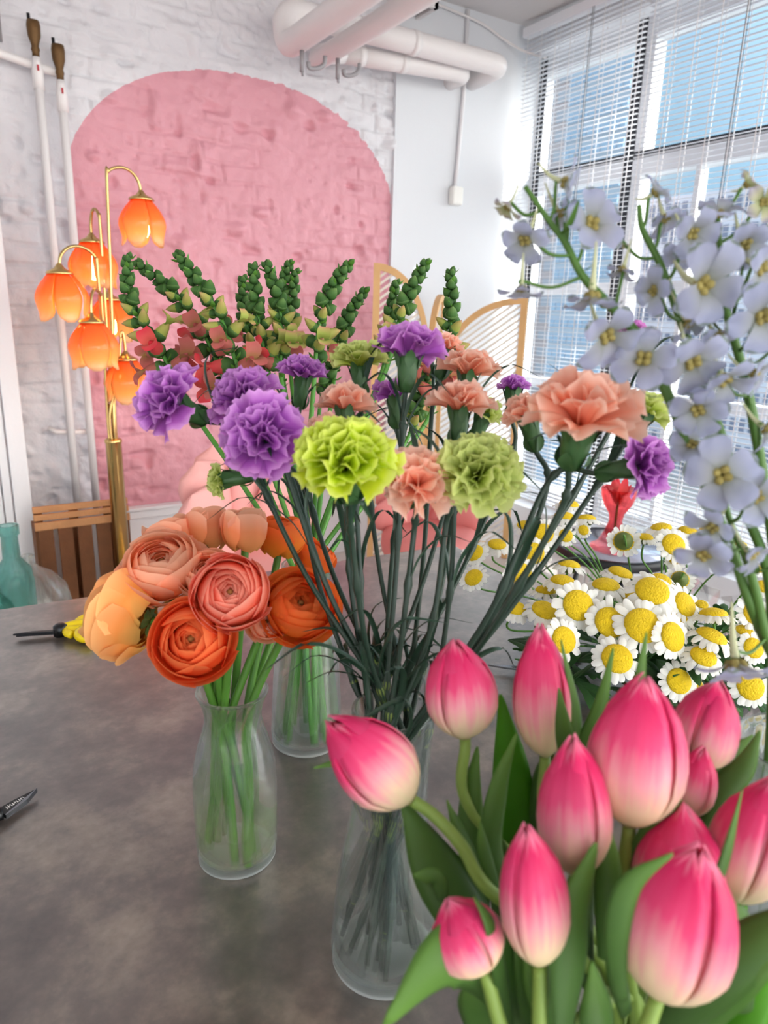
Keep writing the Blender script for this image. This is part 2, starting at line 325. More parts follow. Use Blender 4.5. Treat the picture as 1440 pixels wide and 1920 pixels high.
wr = t.nodes.new('ShaderNodeMixRGB'); wr.inputs[1].default_value = hx('#cfcdd2'); wr.inputs[2].default_value = hx('#e2e1e6'); l(n2.outputs[0], wr.inputs[0])
pk = t.nodes.new('ShaderNodeMixRGB'); pk.inputs[1].default_value = hx('#cf8f9b'); pk.inputs[2].default_value = hx('#db9ca8'); l(n2.outputs[0], pk.inputs[0])
mxx = t.nodes.new('ShaderNodeMixRGB'); l(ins, mxx.inputs[0]); l(wr.outputs[0], mxx.inputs[1]); l(pk.outputs[0], mxx.inputs[2]); l(mxx.outputs[0], p.inputs['Base Color'])
p.inputs['Roughness'].default_value = .5
n3 = t.nodes.new('ShaderNodeTexNoise'); n3.inputs['Scale'].default_value = 90; n3.inputs['Detail'].default_value = 6; l(g.outputs['Object'], n3.inputs['Vector'])
b = t.nodes.new('ShaderNodeBump'); b.inputs['Strength'].default_value = .5; b.inputs['Distance'].default_value = .004; l(n3.outputs[0], b.inputs['Height']); l(b.outputs[0], p.inputs['Normal'])
struct(mb.build('wall_back', m))
# smooth plaster pier between the bricks and the window
mb = MB(); mb.box((2.108, YB-.018, 0), (3.12, YB+.1, ZC)); struct(mb.build('wall_pier', M['plaster'], smooth=False))
mb = MB(); mb.box((-2.6, -3.4, ZC), (3.3, YB+.1, ZC+.15)); struct(mb.build('ceiling', M['ceiling'], smooth=False))
mb = MB(); mb.box((-2.6, -3.4, -.1), (3.3, YB+.1, 0)); struct(mb.build('floor', M['floor'], smooth=False))
mb = MB(); mb.box((-2.75, -3.4, 0), (-2.6, YB+.1, ZC)); struct(mb.build('wall_left', M['white_paint'], smooth=False))
# window wall: low parapet, lintel, solid piece far behind the viewer
XF = 3.10
mb = MB(); mb.box((XW+.02, -3.4, 0), (3.3, YB, .20)); mb.box((XW+.02, -3.4, 2.72), (3.3, YB, ZC)); mb.box((XW+.02, -3.4, 0), (3.3, -2.9, ZC))
mb.box((XW+.02, -3.4, 0), (3.3, -3.2, ZC)); struct(mb.build('wall_right', M['white_paint'], smooth=False))
k = XF/XW
def wy(y): return y*k
def wz_(z): return EYE[2]+(z-EYE[2])*k
fr = MB(); gk = MB()
zt, zb = 2.72, .20
ys = [3.29, 2.50, 1.35, .2, -1.0, -2.1, -2.9]
for i, y in enumerate(ys):
    fr.box((XF-.03, wy(y)-.03 if i else 3.36, zb), (XF+.05, (wy(y)+.085) if i else 3.40, zt))
    gk.box((XF-.034, wy(y)+.025 if i else 3.335, zb), (XF-.03, wy(y)+.08 if i else 3.385, zt))
for z, hh in ((2.70, .07), (wz_(2.03), .045), (wz_(1.48), .03), (.26, .06), (.95, .025)):
    fr.box((XF-.032, -2.95, z-hh), (XF+.048, 3.38, z+hh))
gk.box((XF-.036, -2.95, wz_(2.072)), (XF-.033, 3.37, wz_(2.092)))
gk.box((XF-.036, -2.95, wz_(2.058)), (XF-.033, 3.37, wz_(2.062)))
gk.box((XF-.036, -2.95, wz_(2.672)), (XF-.033, 3.37, wz_(2.684)))
fr.box((XF-.03, wy(2.16)-.012, zb), (XF+.03, wy(2.16)+.012, wz_(2.0)))
wf = struct(fr.build('window_1', M['frame_white'], smooth=False)); gk.build('gasket', M['gasket'], wf, smooth=False)
mb = MB(); mb.box((XF+.01, -2.9, zb), (XF+.016, 3.38, zt)); mb.build('window_glass', M['pane'], wf, smooth=False)
# baseboard / dado strip on the brick wall
mb = MB(); mb.box((-1.5, YB-.045, .345), (2.1, YB+.0, .385)); mb.box((-1.5, YB-.055, .385), (2.1, YB, .40)); mb.box((-1.5, YB-.035, .0), (2.1, YB, .345))
struct(mb.build('trim_1', M['white_paint'], smooth=False, bevel=.003))
p0 = onY(20, 800, 3.15)
mb = MB(); mb.box((p0[0]-.02, 3.14, 0), (p0[0]+.045, 3.19, 2.0)); mb.box((p0[0]-.055, 3.15, 0), (p0[0]-.025, 3.19, 2.0)); mb.box((-.9, 3.16, 0), (p0[0]-.06, 3.2, 2.0)); mb.box((-.9, 3.14, 2.0), (p0[0]+.045, 3.2, 2.01))
struct(mb.build('door_1', M['white_paint'], smooth=False, bevel=.004))
exec_blinds = True
# ---------------- venetian blinds ----------------
def blind(y0, y1, label, first):
    root = thing('venetian_blind', (2.89, (y0+y1)/2, .3), label, 'blind')
    mb = MB(); z = .30; a = math.radians(4)
    while z < 2.76:
        c, s_ = math.cos(a), math.sin(a); V = []
        for y in (y0, y1):
            rowv = []
            for u in (-1, -.33, .33, 1):
                px_, pz_ = u*.0125, .0015*(1-u*u)
                rowv.append((2.89+px_*c-pz_*s_, y, z+px_*s_+pz_*c))
            V.append(rowv)
        mb.grid(np.array(V)); z += .0222
    mb.build('slats', M['slat'], root, solid=.0006)
    mb = MB(); mb.box((2.865, y0, 2.77), (2.915, y1, 2.815)); mb.build('headrail', M['slat'], root, smooth=False, bevel=.003)
    mb = MB(); mb.box((2.876, y0, .27), (2.904, y1, .286)); mb.build('bottom_rail', M['slat'], root, smooth=False, bevel=.003)
    n = int(round((y1-y0)/.118)); 
    mb = MB()
    for i in range(n+1):
        y = y1-.035-(y1-y0-.07)*i/n
        for x in (2.876, 2.904): mb.box((x-.0009, y-.0016, .28), (x+.0009, y+.0016, 2.78))
    mb.build('ladder_strings', M['cord'], root, smooth=False)
    mb = MB(); 
    for off in ((.52, .008)[0:2],):
        y = y1-.50; mb.tube([(2.862, y, 2.77), (2.86, y+.004, 1.7)], .0016, 6); mb.tube([(2.862, y-.01, 2.77), (2.858, y-.012, 1.72)], .0012, 6)
    mb.build('pull_cord', M['cord_dark'], root)
blind(2.515, 3.33, 'white slatted venetian blind in the room corner beside the plaster wall', True)
blind(-.2, 2.50, 'wide white slatted venetian blind right of the corner blind, before the sky', False)
# ---------------- outside ----------------
def building(name, lo, hi, wall, pane, nx, nz_, label, axis, gapx=.3, gapz=.45, floors0=.0):
    root = thing(name, ((lo[0]+hi[0])/2, (lo[1]+hi[1])/2, lo[2]), label, 'building')
    mb = MB(); g_ = hi[0]/lo[0]; fp = [(lo[0], lo[1]), (hi[0], lo[1]*g_+.3), (hi[0], hi[1]*g_), (lo[0], hi[1])]
    mb.add([(*q, lo[2]) for q in fp]+[(*q, hi[2]) for q in fp], [(0, 3, 2, 1), (4, 5, 6, 7), (0, 1, 5, 4), (1, 2, 6, 5), (2, 3, 7, 6), (3, 0, 4, 7)]); mb.build('facade', M[wall], root, smooth=False)
    mb = MB()
    if axis == 'x':
        dy = (hi[1]-lo[1])/nx; dz = (hi[2]-lo[2])/nz_
        for i in range(nx):
            for j in range(nz_):
                mb.box((lo[0]-.04, lo[1]+dy*(i+gapx/2), lo[2]+dz*(j+gapz/2)), (lo[0]-.01, lo[1]+dy*(i+1-gapx/2), lo[2]+dz*(j+1-gapz/2)))
    else:
        dx = (hi[0]-lo[0])/nx; dz = (hi[2]-lo[2])/nz_
        for i in range(nx):
            for j in range(nz_):
                mb.box((lo[0]+dx*(i+gapx/2), lo[1]-.04, lo[2]+dz*(j+gapz/2)), (lo[0]+dx*(i+1-gapx/2), lo[1]-.01, lo[2]+dz*(j+1-gapz/2)))
    mb.build('window_panes', M[pane], root, smooth=False)
a = onX(1060, 300, 16); b = onX(1150, 300, 16); c = onX(1175, 300, 16)
building('glass_tower', (16, onX(1190, 120, 16)[1], -6), (22, onX(1072, 120, 16)[1], 7.9), 'bld_blue', 'bld_glass', 8, 30, 'pale blue glass tower seen through the corner blind', 'x', .25, .5)
building('pink_house', (24.2, onX(1060, 300, 24.2)[1], -6), (28, onX(985, 300, 24.2)[1]+6, 17), 'bld_pink', 'bld_white', 10, 30, 'pinkish white building seen at the far left of the window', 'x')
zt_ = onX(1380, 352, 30)[2]
building('office_block', (30, onX(1440, 352, 30)[1]-8, -6), (36, onX(1180, 352, 30)[1], zt_), 'bld_white', 'bld_dark', 34, 11, 'long low white office block with dark windows under the sky', 'x', .45, .5)
mb = MB(); mb.box((3.6, -40, -6.2), (60, 60, -6.0)); o = struct(mb.build('street', M['street'], smooth=False)); o.name = 'ground'
# ================= WALL FITTINGS =================
def tubeobj(name, path, r, m, root=None, n=12, **kw): return MB().tube(path, r, n).build(name, M[m], root, **kw)
for k_, (xa, zt_, lab) in enumerate(((.445, 2.30, 'left of the two thin white risers topped by a brown brass valve'), (.525, 2.235, 'right of the two thin white risers, along the pink arch edge'))):
    rt = thing('heating_pipe', (xa, 3.33, .41), lab, 'pipe', None)
    tubeobj('pipe', [(xa, 3.325, .405), (xa, 3.325, 1.3), (xa, 3.325, zt_-.07)], .0165, 'pipe_white', rt)
    MB().lathe([(0, -.11), (.021, -.11), (.021, -.05), (.017, -.03), (.016, .0), (0, 0)], (xa, 3.325, zt_-.07), 14).build('coupling', M['pipe_white'], rt)
    vb = MB().lathe([(0, 0), (.013, 0), (.013, .016), (.016, .025), (.013, .036), (.015, .045), (.023, .07), (.025, .105), (.022, .122), (0, .124)], (xa, 3.325, zt_-.07), 14).build('air_valve', M['brass_old'], rt)
    MB().tube([(xa-.012, 3.33, zt_+.04), (xa-.014, 3.328, zt_+.075)], .006, 8).build('valve_screw', M['black_matt'], vb)
    MB().box((xa-.006, 3.319, zt_-.11), (xa+.007, 3.321, zt_-.075)).build('mark', M['red_mark'], rt, smooth=False) if 0 else MB().box((xa-.003, 3.302, zt_-.12), (xa+.004, 3.306, zt_-.10)).build('red_mark', M['red_mark'], rt, smooth=False)
tag(tubeobj('heating_pipe', [(-1.4, 3.35, 2.32), (.2, 3.345, 2.245), (.53, 3.34, 2.19)], .016, 'pipe_white'), 'white pipe running from the left picture edge to the two risers', 'pipe')
tag(tubeobj('heating_pipe', [(.36, 3.36, .80), (.39, 3.345, .785), (.53, 3.34, .778)], .011, 'pipe_white'), 'short white cross pipe low between the two risers', 'pipe')
tag(tubeobj('conduit', [(.335, 3.37, 2.85), (.333, 3.365, 2.27)], .006, 'bracket'), 'thin grey rod going up to the ceiling at the left edge', 'rod')
def rounded(pts, rad, k=7):
    P = [np.asarray(p, float) for p in pts]; out = [P[0]]
    for a_, b_, c_ in zip(P[:-2], P[1:-1], P[2:]):
        u = unit(a_-b_); v = unit(c_-b_); e = min(rad, .48*np.linalg.norm(a_-b_), .48*np.linalg.norm(c_-b_)); s0, s1 = b_+u*e, b_+v*e
        for q in np.linspace(0, 1, k): out.append((1-q)**2*s0+2*q*(1-q)*b_+q*q*s1)
    out.append(P[-1]); return out
def drain(label, r, pts, yh):
    rt = thing('drain_pipe', pts[1], label, 'pipe')
    MB().tube(rounded([pts[0], pts[1]*1, pts[2], pts[3]], .07), r, 22).build('long_run', M['pipe_white'], rt)
    P2, P3_, P4, P5 = pts[2], pts[3], pts[4], pts[5]
    MB().tube(rounded([P3_-(P3_-P2)*.02, P3_+(P4-P3_)*.5, P4, P5], .07), r*.995, 22).build('cross_run', M['pipe_white'], rt)
    for f_ in (.12, .45): q = P3_+(P4-P3_)*f_; dq = unit(P4-P3_); MB().tube([q-dq*.018, q+dq*.018], r*1.05, 22).build('joint_ring', M['pipe_white'], rt)
    x, z = pts[1][0], pts[1][2]; hk = MB(); hk.tube([(x, yh, z-r*.9), (x, yh, z-r-.075)], .009, 8); hk.tube([(x, yh, z-r-.07), (x+.004, yh, z-r-.09)], .005, 6)
    hk.tube(spline([(x+.028, yh, z-r-.035), (x+.035, yh, z-r-.055), (x+.07, yh, z-r-.05), (x+.10, yh, z-r-.03), (x+.105, yh, z-r+.0)], 5), .009, 8); hk.build('bracket', M['bracket'], rt)
A3 = lambda *q: np.array(q, float)
drain('larger white drain pipe nearest the viewer, elbow over the pink arch', .050, [A3(1.385, -3.2, 2.385), A3(1.385, 3.10, 2.385), A3(1.385, 3.13, 2.53), A3(1.60, 3.13, 2.533), A3(2.575, 3.13, 2.537), A3(2.578, 3.41, 2.53)], 2.95)
drain('second white drain pipe, right of and below the larger one', .041, [A3(1.575, -3.2, 2.395), A3(1.575, 3.20, 2.395), A3(1.60, 3.215, 2.43), A3(1.72, 3.22, 2.455), A3(2.42, 3.22, 2.495), A3(2.44, 3.41, 2.50)], 3.0)
q0 = onZ(750, 32, 2.74)
rt = thing('air_vent', (q0[0], q0[1], 2.74), 'small white air grille under the ceiling behind the pipes', 'vent')
mb = MB(); x0, x1, y0, y1 = q0[0]-.09, q0[0]+.09, q0[1]-.2, q0[1]+.13
for a_, b_ in (((x0, y0), (x0+.02, y1)), ((x1-.02, y0), (x1, y1)), ((x0, y0), (x1, y0+.02)), ((x0, y1-.02), (x1, y1))): mb.box((*a_, 2.735), (*b_, 2.849))
mb.build('frame', M['pipe_white'], rt, smooth=False)
mb = MB(); mb.box((x0+.02, y0+.02, 2.80), (x1-.02, y1-.02, 2.81)); mb.build('backing', M['bracket'], rt, smooth=False)
mb = MB()
for i in range(4): xq = x0+.04+i*.032; mb.box((xq, y0+.02, 2.74), (xq+.006, y1-.02, 2.765))
mb.build('louvres', M['pipe_white'], rt, smooth=False)
pc = [(2.52, 3.37, 2.84), (2.525, 3.37, 2.6), (2.525, 3.37, 2.5), (2.505, 3.37, 2.1), (2.497, 3.37, 2.0)]
rt = thing('wall_socket', (2.495, 3.38, 1.96), 'small white junction box at the end of a surface cable on the plaster wall', 'socket')
MB().tube(pc, .011, 8).build('cable', M['white_paint'], rt)
mb = MB(); mb.box((2.462, 3.335, 1.905), (2.535, 3.382, 2.0)); mb.build('cover', M['white_plastic'], rt, smooth=False, bevel=.012)
tag(tubeobj('cable', spline([(2.05, 3.36, 2.835), (2.3, 3.36, 2.82), (2.6, 3.36, 2.795), (2.75, 3.36, 2.755), (2.85, 3.3, 2.70), (2.93, 3.2, 2.655)], 6), .006, 'pipe_white'), 'thin white cable drooping along the ceiling edge to the window corner', 'cable')
# ================= FLOOR LAMP =================
lx, ly = onY(218, 900, 2.9)[0], 2.9
rt = thing('floor_lamp', (lx, ly, 0), 'tall brass floor lamp with orange glass tulip shades in front of the pink arch', 'floor lamp')
MB().lathe([(0, 0), (.16, 0), (.165, .01), (.15, .03), (.05, .04), (.032, .06), (0, .07)], (lx, ly, 0), 40).build('base', M['brass'], rt)
MB().lathe([(0, .05), (.031, .05), (.030, .80), (.033, .805), (.033, .815), (.027, .82), (0, .82)], (lx, ly, 0), 28).build('pole', M['brass'], rt)
shades = [((265, 372), (228, 314), (200, 330), .04), ((172, 452), (178, 392), (187, 415), .10), ((112, 510), (148, 462), (182, 495), -.06), ((172, 602), (176, 543), (190, 560), -.12), ((236, 672), (238, 622), (226, 640), .0), ((205, 560), (200, 505), (205, 520), .2)]
for i, (cap, top, st, dy) in enumerate(shades):
    c = onY(*cap, ly+dy); tp = onY(*top, ly+dy*.6); s0 = onY(*st, ly+dy*.3)
    an = i*PI/3; b0 = np.array([lx+.014*math.cos(an), ly+.014*math.sin(an), .80]); b1 = b0+[0, 0, .12]
    stx = s0.copy(); 
    mid = np.array([(b0[0]*.35+s0[0]*.65), (b0[1]*.35+s0[1]*.65), b0[2]*.35+s0[2]*.65])
    zt2 = tp[2]; cx_ = (s0[0]+c[0])/2; cy_ = (s0[1]+c[1])/2; path = [b0, b1, mid, s0]
    zs = s0[2]; zc0 = max(c[2]+.02, zs-.05)
    for k_ in range(1, 8):
        a_ = PI*k_/8; path.append(np.array([cx_+(s0[0]-cx_)*math.cos(a_), cy_+(s0[1]-cy_)*math.cos(a_), (zs if k_ < 4 else zc0)*1.0+(zt2-(zs if k_ < 4 else zc0))*math.sin(a_)]))
    path.append(c+[0, 0, .01])
    MB().tube(spline(path, 5), .0058, 8).build('arm', M['brass'], rt)
    cp = MB().lathe([(.006, .03), (.012, .022), (.02, .012), (.042, .002), (.048, -.006), (.044, -.008), (0, -.004)], c, 24).build('shade_cap', M['brass'], rt)
    mb = MB(); ob = c+[0, 0, -.005]
    for q in range(5):
        ph = q*PI*.4+.35+i; nv, nu = 12, 9; Vv = np.zeros((nv, nu, 3)); A = np.zeros((nv, nu, 3))
        for a_ in range(nv):
            v = a_/(nv-1); r = .036+.052*math.sin(min(1, v*1.8)*PI/2)-(.018*max(0, v-.55)/.45); z = -.165*v
            hw = (.615*(1-.14*max(0, v-.4)/.6) if v < .72 else .572*math.sqrt(max(0, 1-((v-.72)/.29)**2)))
            for b_ in range(nu):
                u = -1+2*b_/(nu-1); t_ = ph+u*hw; rr = r*(1-.05*u*u)+.004*(q % 2)+(.012*max(0, v-.85)/.15)
                Vv[a_, b_] = ob+[rr*math.cos(t_), rr*math.sin(t_), z]; A[a_, b_] = (v, (q*.31) % 1, u*.5+.5)
        mb.grid(Vv, A)
    sh = mb.build('lamp_shade', M['shade'], rt, solid=.002)
    MB().lathe([(0, -.04), (.012, -.04), (.014, -.075), (.022, -.095), (.024, -.118), (.015, -.138), (0, -.142)], c, 16).build('bulb', mat('bulb%d' % i, '#fff0c0', em='#ffe08a', es=8.5), sh)
# ================= CRATE, BOTTLES =================
xl, xr = .235, .60
rt = thing('wooden_crate', ((xl+xr)/2, 3.1, 0), 'brown wooden slatted crate standing against the wall behind the lamp', 'crate')
for i, (z0, z1, yy) in enumerate(((.517, .543, 3.012), (.488, .513, 3.0), (.452, .484, 2.985))):
    MB().box((xl, yy, z0), (xr, yy+.016, z1)).build('top_board', M['crate_top'], rt, smooth=False, bevel=.003)
for i in range(5):
    x0 = xl+.01+i*.073; MB().box((x0, 2.99, .005), (x0+.056, 3.002, .455)).build('front_slat', M['crate'], rt, smooth=False, bevel=.002)
    MB().box((x0+.01, 3.30, .005), (x0+.05, 3.312, .455)).build('back_slat', M['crate'], rt, smooth=False, bevel=.002) if i % 2 == 0 else None
for x0 in (xl, xr-.014): MB().box((x0, 3.003, .005), (x0+.014, 3.30, .455)).build('side_board', M['crate'], rt, smooth=False, bevel=.002)
MB().box((xl, 2.985, 0.002), (xr, 3.3, .03)).build('bottom_board', M['crate'], rt, smooth=False)
def bottle(name, prof, o, n, m, lab, cat, ridges=False, wall=.004):
    inner = [(max(r-wall, 0), z) for r, z in prof[::-1] if z > .02]+[(0, .015)]
    mb = MB(); mb.lathe(prof+inner, o, n)
    return tag(mb.build(name, M[m], smooth=True), lab, cat)
q = onY(32, 1130, 2.45)
bottle('glass_bottle', [(0, 0), (.052, 0), (.058, .02), (.060, .42), (.055, .47), (.027, .51), (.025, .585), (.032, .59), (.032, .62), (.025, .62)], (q[0], 2.45, onY(33, 983, 2.45)[2]-.62), 24, 'glass_teal', 'tall teal glass bottle with a narrow neck beside the crate', 'bottle')
bt = bpy.data.objects['glass_bottle']; zb_ = onY(33, 983, 2.45)[2]-.62
q = onY(62, 1130, 2.68)
bottle('demijohn', [(0, 0), (.12, 0), (.132, .02), (.135, .25), (.12, .33), (.08, .38), (.035, .41), (.02, .43), (.02, .45), (.024, .455), (.018, .46)], (q[0], 2.68, 0), 40, 'glass', 'wide clear glass demijohn behind the teal bottle', 'demijohn')
q = onY(-14, 1130, 2.40)
bottle('glass_bottle', [(0, 0), (.06, 0), (.066, .02), (.067, .36), (.055, .40), (.022, .44), (.022, .5), (.018, .5)], (q[0], 2.40, 0), 24, 'glass_teal', 'pale green bottle cut by the left picture edge', 'bottle')
# a low shelf that carries the teal bottle
if zb_ > .02:
    r2 = thing('low_stool', (q[0]+.1, 2.45, 0), 'low wooden stool hidden behind the table, carrying the teal bottle', 'stool')
    cx_ = onY(32, 1130, 2.45)[0]
    MB().box((cx_-.1, 2.355, zb_-.02), (cx_+.1, 2.545, zb_)).build('top', M['wood_light'], r2, smooth=False, bevel=.003)
    for a_ in (-.085, .085):
        for b_ in (-.08, .08): MB().box((cx_+a_-.01, 2.45+b_-.01, 0), (cx_+a_+.01, 2.45+b_+.01, zb_-.02)).build('leg', M['wood_light'], r2, smooth=False)
# ================= SHELL CHAIRS =================
def chair(cx_, cy_, ztop, wd, m, lab, rot):
    rt = thing('shell_chair', (cx_, cy_, 0), lab, 'chair', None)
    c, s_ = math.cos(rot), math.sin(rot); R = np.array([[c, -s_, 0], [s_, c, 0], [0, 0, 1.]]); o = np.array([cx_, cy_, 0])
    hub = np.array([0, .18, .36]); mb = MB(); Lb = ztop-.36
    for k_ in range(-3, 4):
        a_ = k_*math.radians(28); tip = np.array([math.sin(a_)*wd/2, .26-.16*abs(math.sin(a_))**1.5*1.6, (.36+Lb*(.46+.54*math.cos(a_)))])
        nv, nu = 14, 14; Vv = np.zeros((nv, nu, 3)); T = unit(tip-hub); side = unit(np.cross(T, [0, 1, 0])); n = np.cross(side, T); Ln = np.linalg.norm(tip-hub)
        for i in range(nv):
            v = i/(nv-1); hw = (.03+.105*wd/.6*v)*(1 if v < .7 else math.sqrt(max(0, 1-((v-.7)/.3)**2))+1e-3); th = .045*(1 if v < .75 else math.sqrt(max(0, 1-((v-.75)/.25)**2))+1e-3)
            for j in range(nu):
                q = 2*PI*j/nu; Vv[i, j] = hub+T*Ln*v*1.0+side*hw*math.cos(q)+n*th*math.sin(q)
        mb.grid((Vv.reshape(-1, 3)@R.T+o).reshape(nv, nu, 3), close=True)
    mb.build('backrest', M[m], rt)
    mb = MB(); an = np.linspace(0, 2*PI, 36, endpoint=False); Vv = []
    for z, r in ((.33, .0), (.33, .90), (.345, .97), (.38, 1), (.42, .99), (.44, .93), (.45, .75), (.452, 0)):
        Vv.append([R@np.array([math.cos(t_)*r*wd*.44*(1+.03*math.cos(8*t_)), -.02+math.sin(t_)*r*.25*(1+.03*math.cos(8*t_)), z])+o for t_ in an])
    mb.grid(np.array(Vv), close=True); mb.build('seat', M[m], rt)
    for a_ in (-1, 1):
        for b_ in (-1, 1): MB().tube([R@np.array([a_*.16, b_*.15-.02, .34])+o, R@np.array([a_*.22, b_*.21-.02, 0.0])+o], [.013, .008], 10).build('leg', M['brass'], rt)
c0 = onY(450, 835, 2.5)
chair(c0[0], 2.30, c0[2], .60, 'chair', 'pink velvet shell chair behind the orange flowers', .35)
c1 = onY(772, 900, 2.5)
chair(c1[0], 2.35, .70, .46, 'chair_coral', 'coral velvet chair glimpsed between the carnation stems', -.5)
# ================= FOLDING SCREEN =================
rt = thing('folding_screen', (2.2, 3.05, 0), 'folding screen with arched light wood panels and diagonal slats by the plaster wall', 'room divider')
def panel(A, B, zA, zB, hiA):
    """panel between ground points A and B; quarter arch from the tall side down to the low side"""
    pr = thing_part('panel', rt)
    A = np.array([*A, 0.]); B = np.array([*B, 0.]); wd = np.linalg.norm(B-A); dx = (B-A)/wd; n = np.array([-dx[1], dx[0], 0])
    def P3(u, z, t_): return A+dx*u+n*t_+np.array([0, 0, z])
    def topz(u):
        f_ = u/wd if hiA else 1-u/wd; return lo+(hi-lo)*math.sqrt(max(0, 1-f_**2.2))
    hi, lo = max(zA, zB), min(zA, zB)
    def prism(pts, t0, t1, mb):
        k_ = len(pts); v = [P3(u, z, t0) for u, z in pts]+[P3(u, z, t1) for u, z in pts]
        f_ = [tuple(range(k_-1, -1, -1)), tuple(range(k_, 2*k_))]+[(i, (i+1) % k_, k_+(i+1) % k_, k_+i) for i in range(k_)]; mb.add(v, f_)
    mb = MB(); fw = .032
    prism([(0, 0), (fw, 0), (fw, topz(fw)), (0, topz(0))], -.014, .014, mb); prism([(wd-fw, 0), (wd, 0), (wd, topz(wd)), (wd-fw, topz(wd-fw))], -.014, .014, mb)
    prism([(fw, .04), (wd-fw, .04), (wd-fw, .08), (fw, .08)], -.014, .014, mb)
    us = np.linspace(0, wd, 25)
    for a_, b_ in zip(us[:-1], us[1:]):
        def off(u):
            e = 1e-3; s_ = (topz(min(wd, u+e))-topz(max(0, u-e)))/(2*e); return min(.9, fw*math.sqrt(1+s_*s_))
        prism([(a_, max(0.1, topz(a_)-off(a_))), (b_, max(.1, topz(b_)-off(b_))), (b_, topz(b_)), (a_, topz(a_))], -.0145, .0145, mb)
    fr_ = mb.build('panel_frame', M['wood_light'], rt, smooth=False)
    mb = MB(); z = -.4
    while z < 1.6:
        pts = []
        for st in np.linspace(0, 1, 30):
            u = fw+(wd-2*fw)*st; zz = z+.75*(u if hiA or True else wd-u)
            if .08 < zz < topz(u)-.028: pts.append((u, zz))
        if len(pts) > 1:
            a_, b_ = pts[0], pts[-1]; prism([(a_[0], a_[1]-.007), (b_[0], b_[1]-.007), (b_[0], b_[1]+.007), (a_[0], a_[1]+.007)], -.004, .004, mb)
        z += .034
    mb.build('slats', M['screen_slat'], fr_, smooth=False)
def thing_part(n, r): return None
g1 = onY(701, 493, 3.05); g2 = onY(806, 600, 2.9); g3 = onY(828, 550, 3.15); g4 = onY(966, 557, 2.95)
panel((g1[0], 3.05), (g2[0], 2.9), g1[2], 1.15, True)
panel((g2[0]+.01, 2.9), (g3[0]+.04, 3.2), 1.15, 1.43, False)
panel((g3[0]+.03, 3.2), (g4[0], 2.85), .95, onY(966, 557, 2.85)[2], False)
# ================= RADIATOR, SIDE TABLE, PINK VASE =================
rt = thing('radiator', (2.5, 1.4, 0), 'low white ribbed radiator under the window', 'radiator')
mb = MB(); mb.box((2.50, .1, .03), (2.62, 2.35, .235)); mb.build('body', M['white_plastic'], rt, smooth=False, bevel=.004)
mb = MB(); y = .12
while y < 2.34: mb.box((2.490, y, .04), (2.503, y+.018, .222)); y += .036
mb.build('ribs', M['white_plastic'], rt, smooth=False, bevel=.002)
tc_ = onZ(1150, 1020, .56); tc_ = np.array([tc_[0], tc_[1], .56])
rt = thing('side_table', (tc_[0], tc_[1], 0), 'small round black side table by the window, behind the chamomile', 'table')
MB().lathe([(0, .525), (.205, .525), (.21, .53), (.21, .556), (.205, .56), (.195, .56), (.195, .553), (0, .553)], (tc_[0], tc_[1], 0), 48).build('tabletop', M['black_matt'], rt)
MB().lathe([(0, .5535), (.194, .5535), (.194, .559), (0, .559)], (tc_[0], tc_[1], 0), 48).build('reflection_panel', mat('top_reflection', '#b9bccb', .12, metal=.7), rt)  # reflected sky's lilac put into this panel's colour, over the black top
for a_ in (0, 2.1, 4.2): MB().tube([tc_*[1, 1, 0]+[.1*math.cos(a_), .1*math.sin(a_), .54], tc_*[1, 1, 0]+[.18*math.cos(a_), .18*math.sin(a_), 0]], .009, 8).build('leg', M['black_matt'], rt)
vc = onZ(1148, 1028, .56)
bottle('pink_glass_vase', [(0, 0), (.075, 0), (.078, .006), (.055, .02), (.035, .06), (.022, .10), (.026, .125), (.048, .16), (.058, .19), (.06, .215), (.057, .215)], (vc[0], vc[1], .561), 32, 'glass_pink', 'pink glass vase with a flared striped foot on the round black table', 'vase', wall=.003)
rt = thing('red_flower', vc+[0, 0, .08], 'red flower with drooping petals standing in the pink glass vase', 'flower')
MB().tube([vc+[0, 0, .03], vc+[0, 0, .17]], .004, 8).build('stem', M['stem_green'], rt)
mb = MB(); rsf = np.random.RandomState(3)
for q in range(12):
    a_ = q*2.4; e = np.array([math.cos(a_), math.sin(a_), 0]); l_ = .03+.03*rsf.rand(); blade(mb, spline([vc+[0, 0, .16], vc+e*l_*.5+[0, 0, .18+.04*rsf.rand()], vc+e*l_+[0, 0, .20+.07*rsf.rand()]], 5), .035, e, .3, att=rsf.rand())
mb.build('petals', M['bud_red'], rt)
dc_ = onZ(1205, 1015, .56)
bottle('glass_dish', [(0, 0), (.03, 0), (.055, .02), (.07, .035), (.068, .036)], (dc_[0], dc_[1], .561), 28, 'glass', 'low clear glass dish on the round black table beside the pink vase', 'dish', wall=.003)
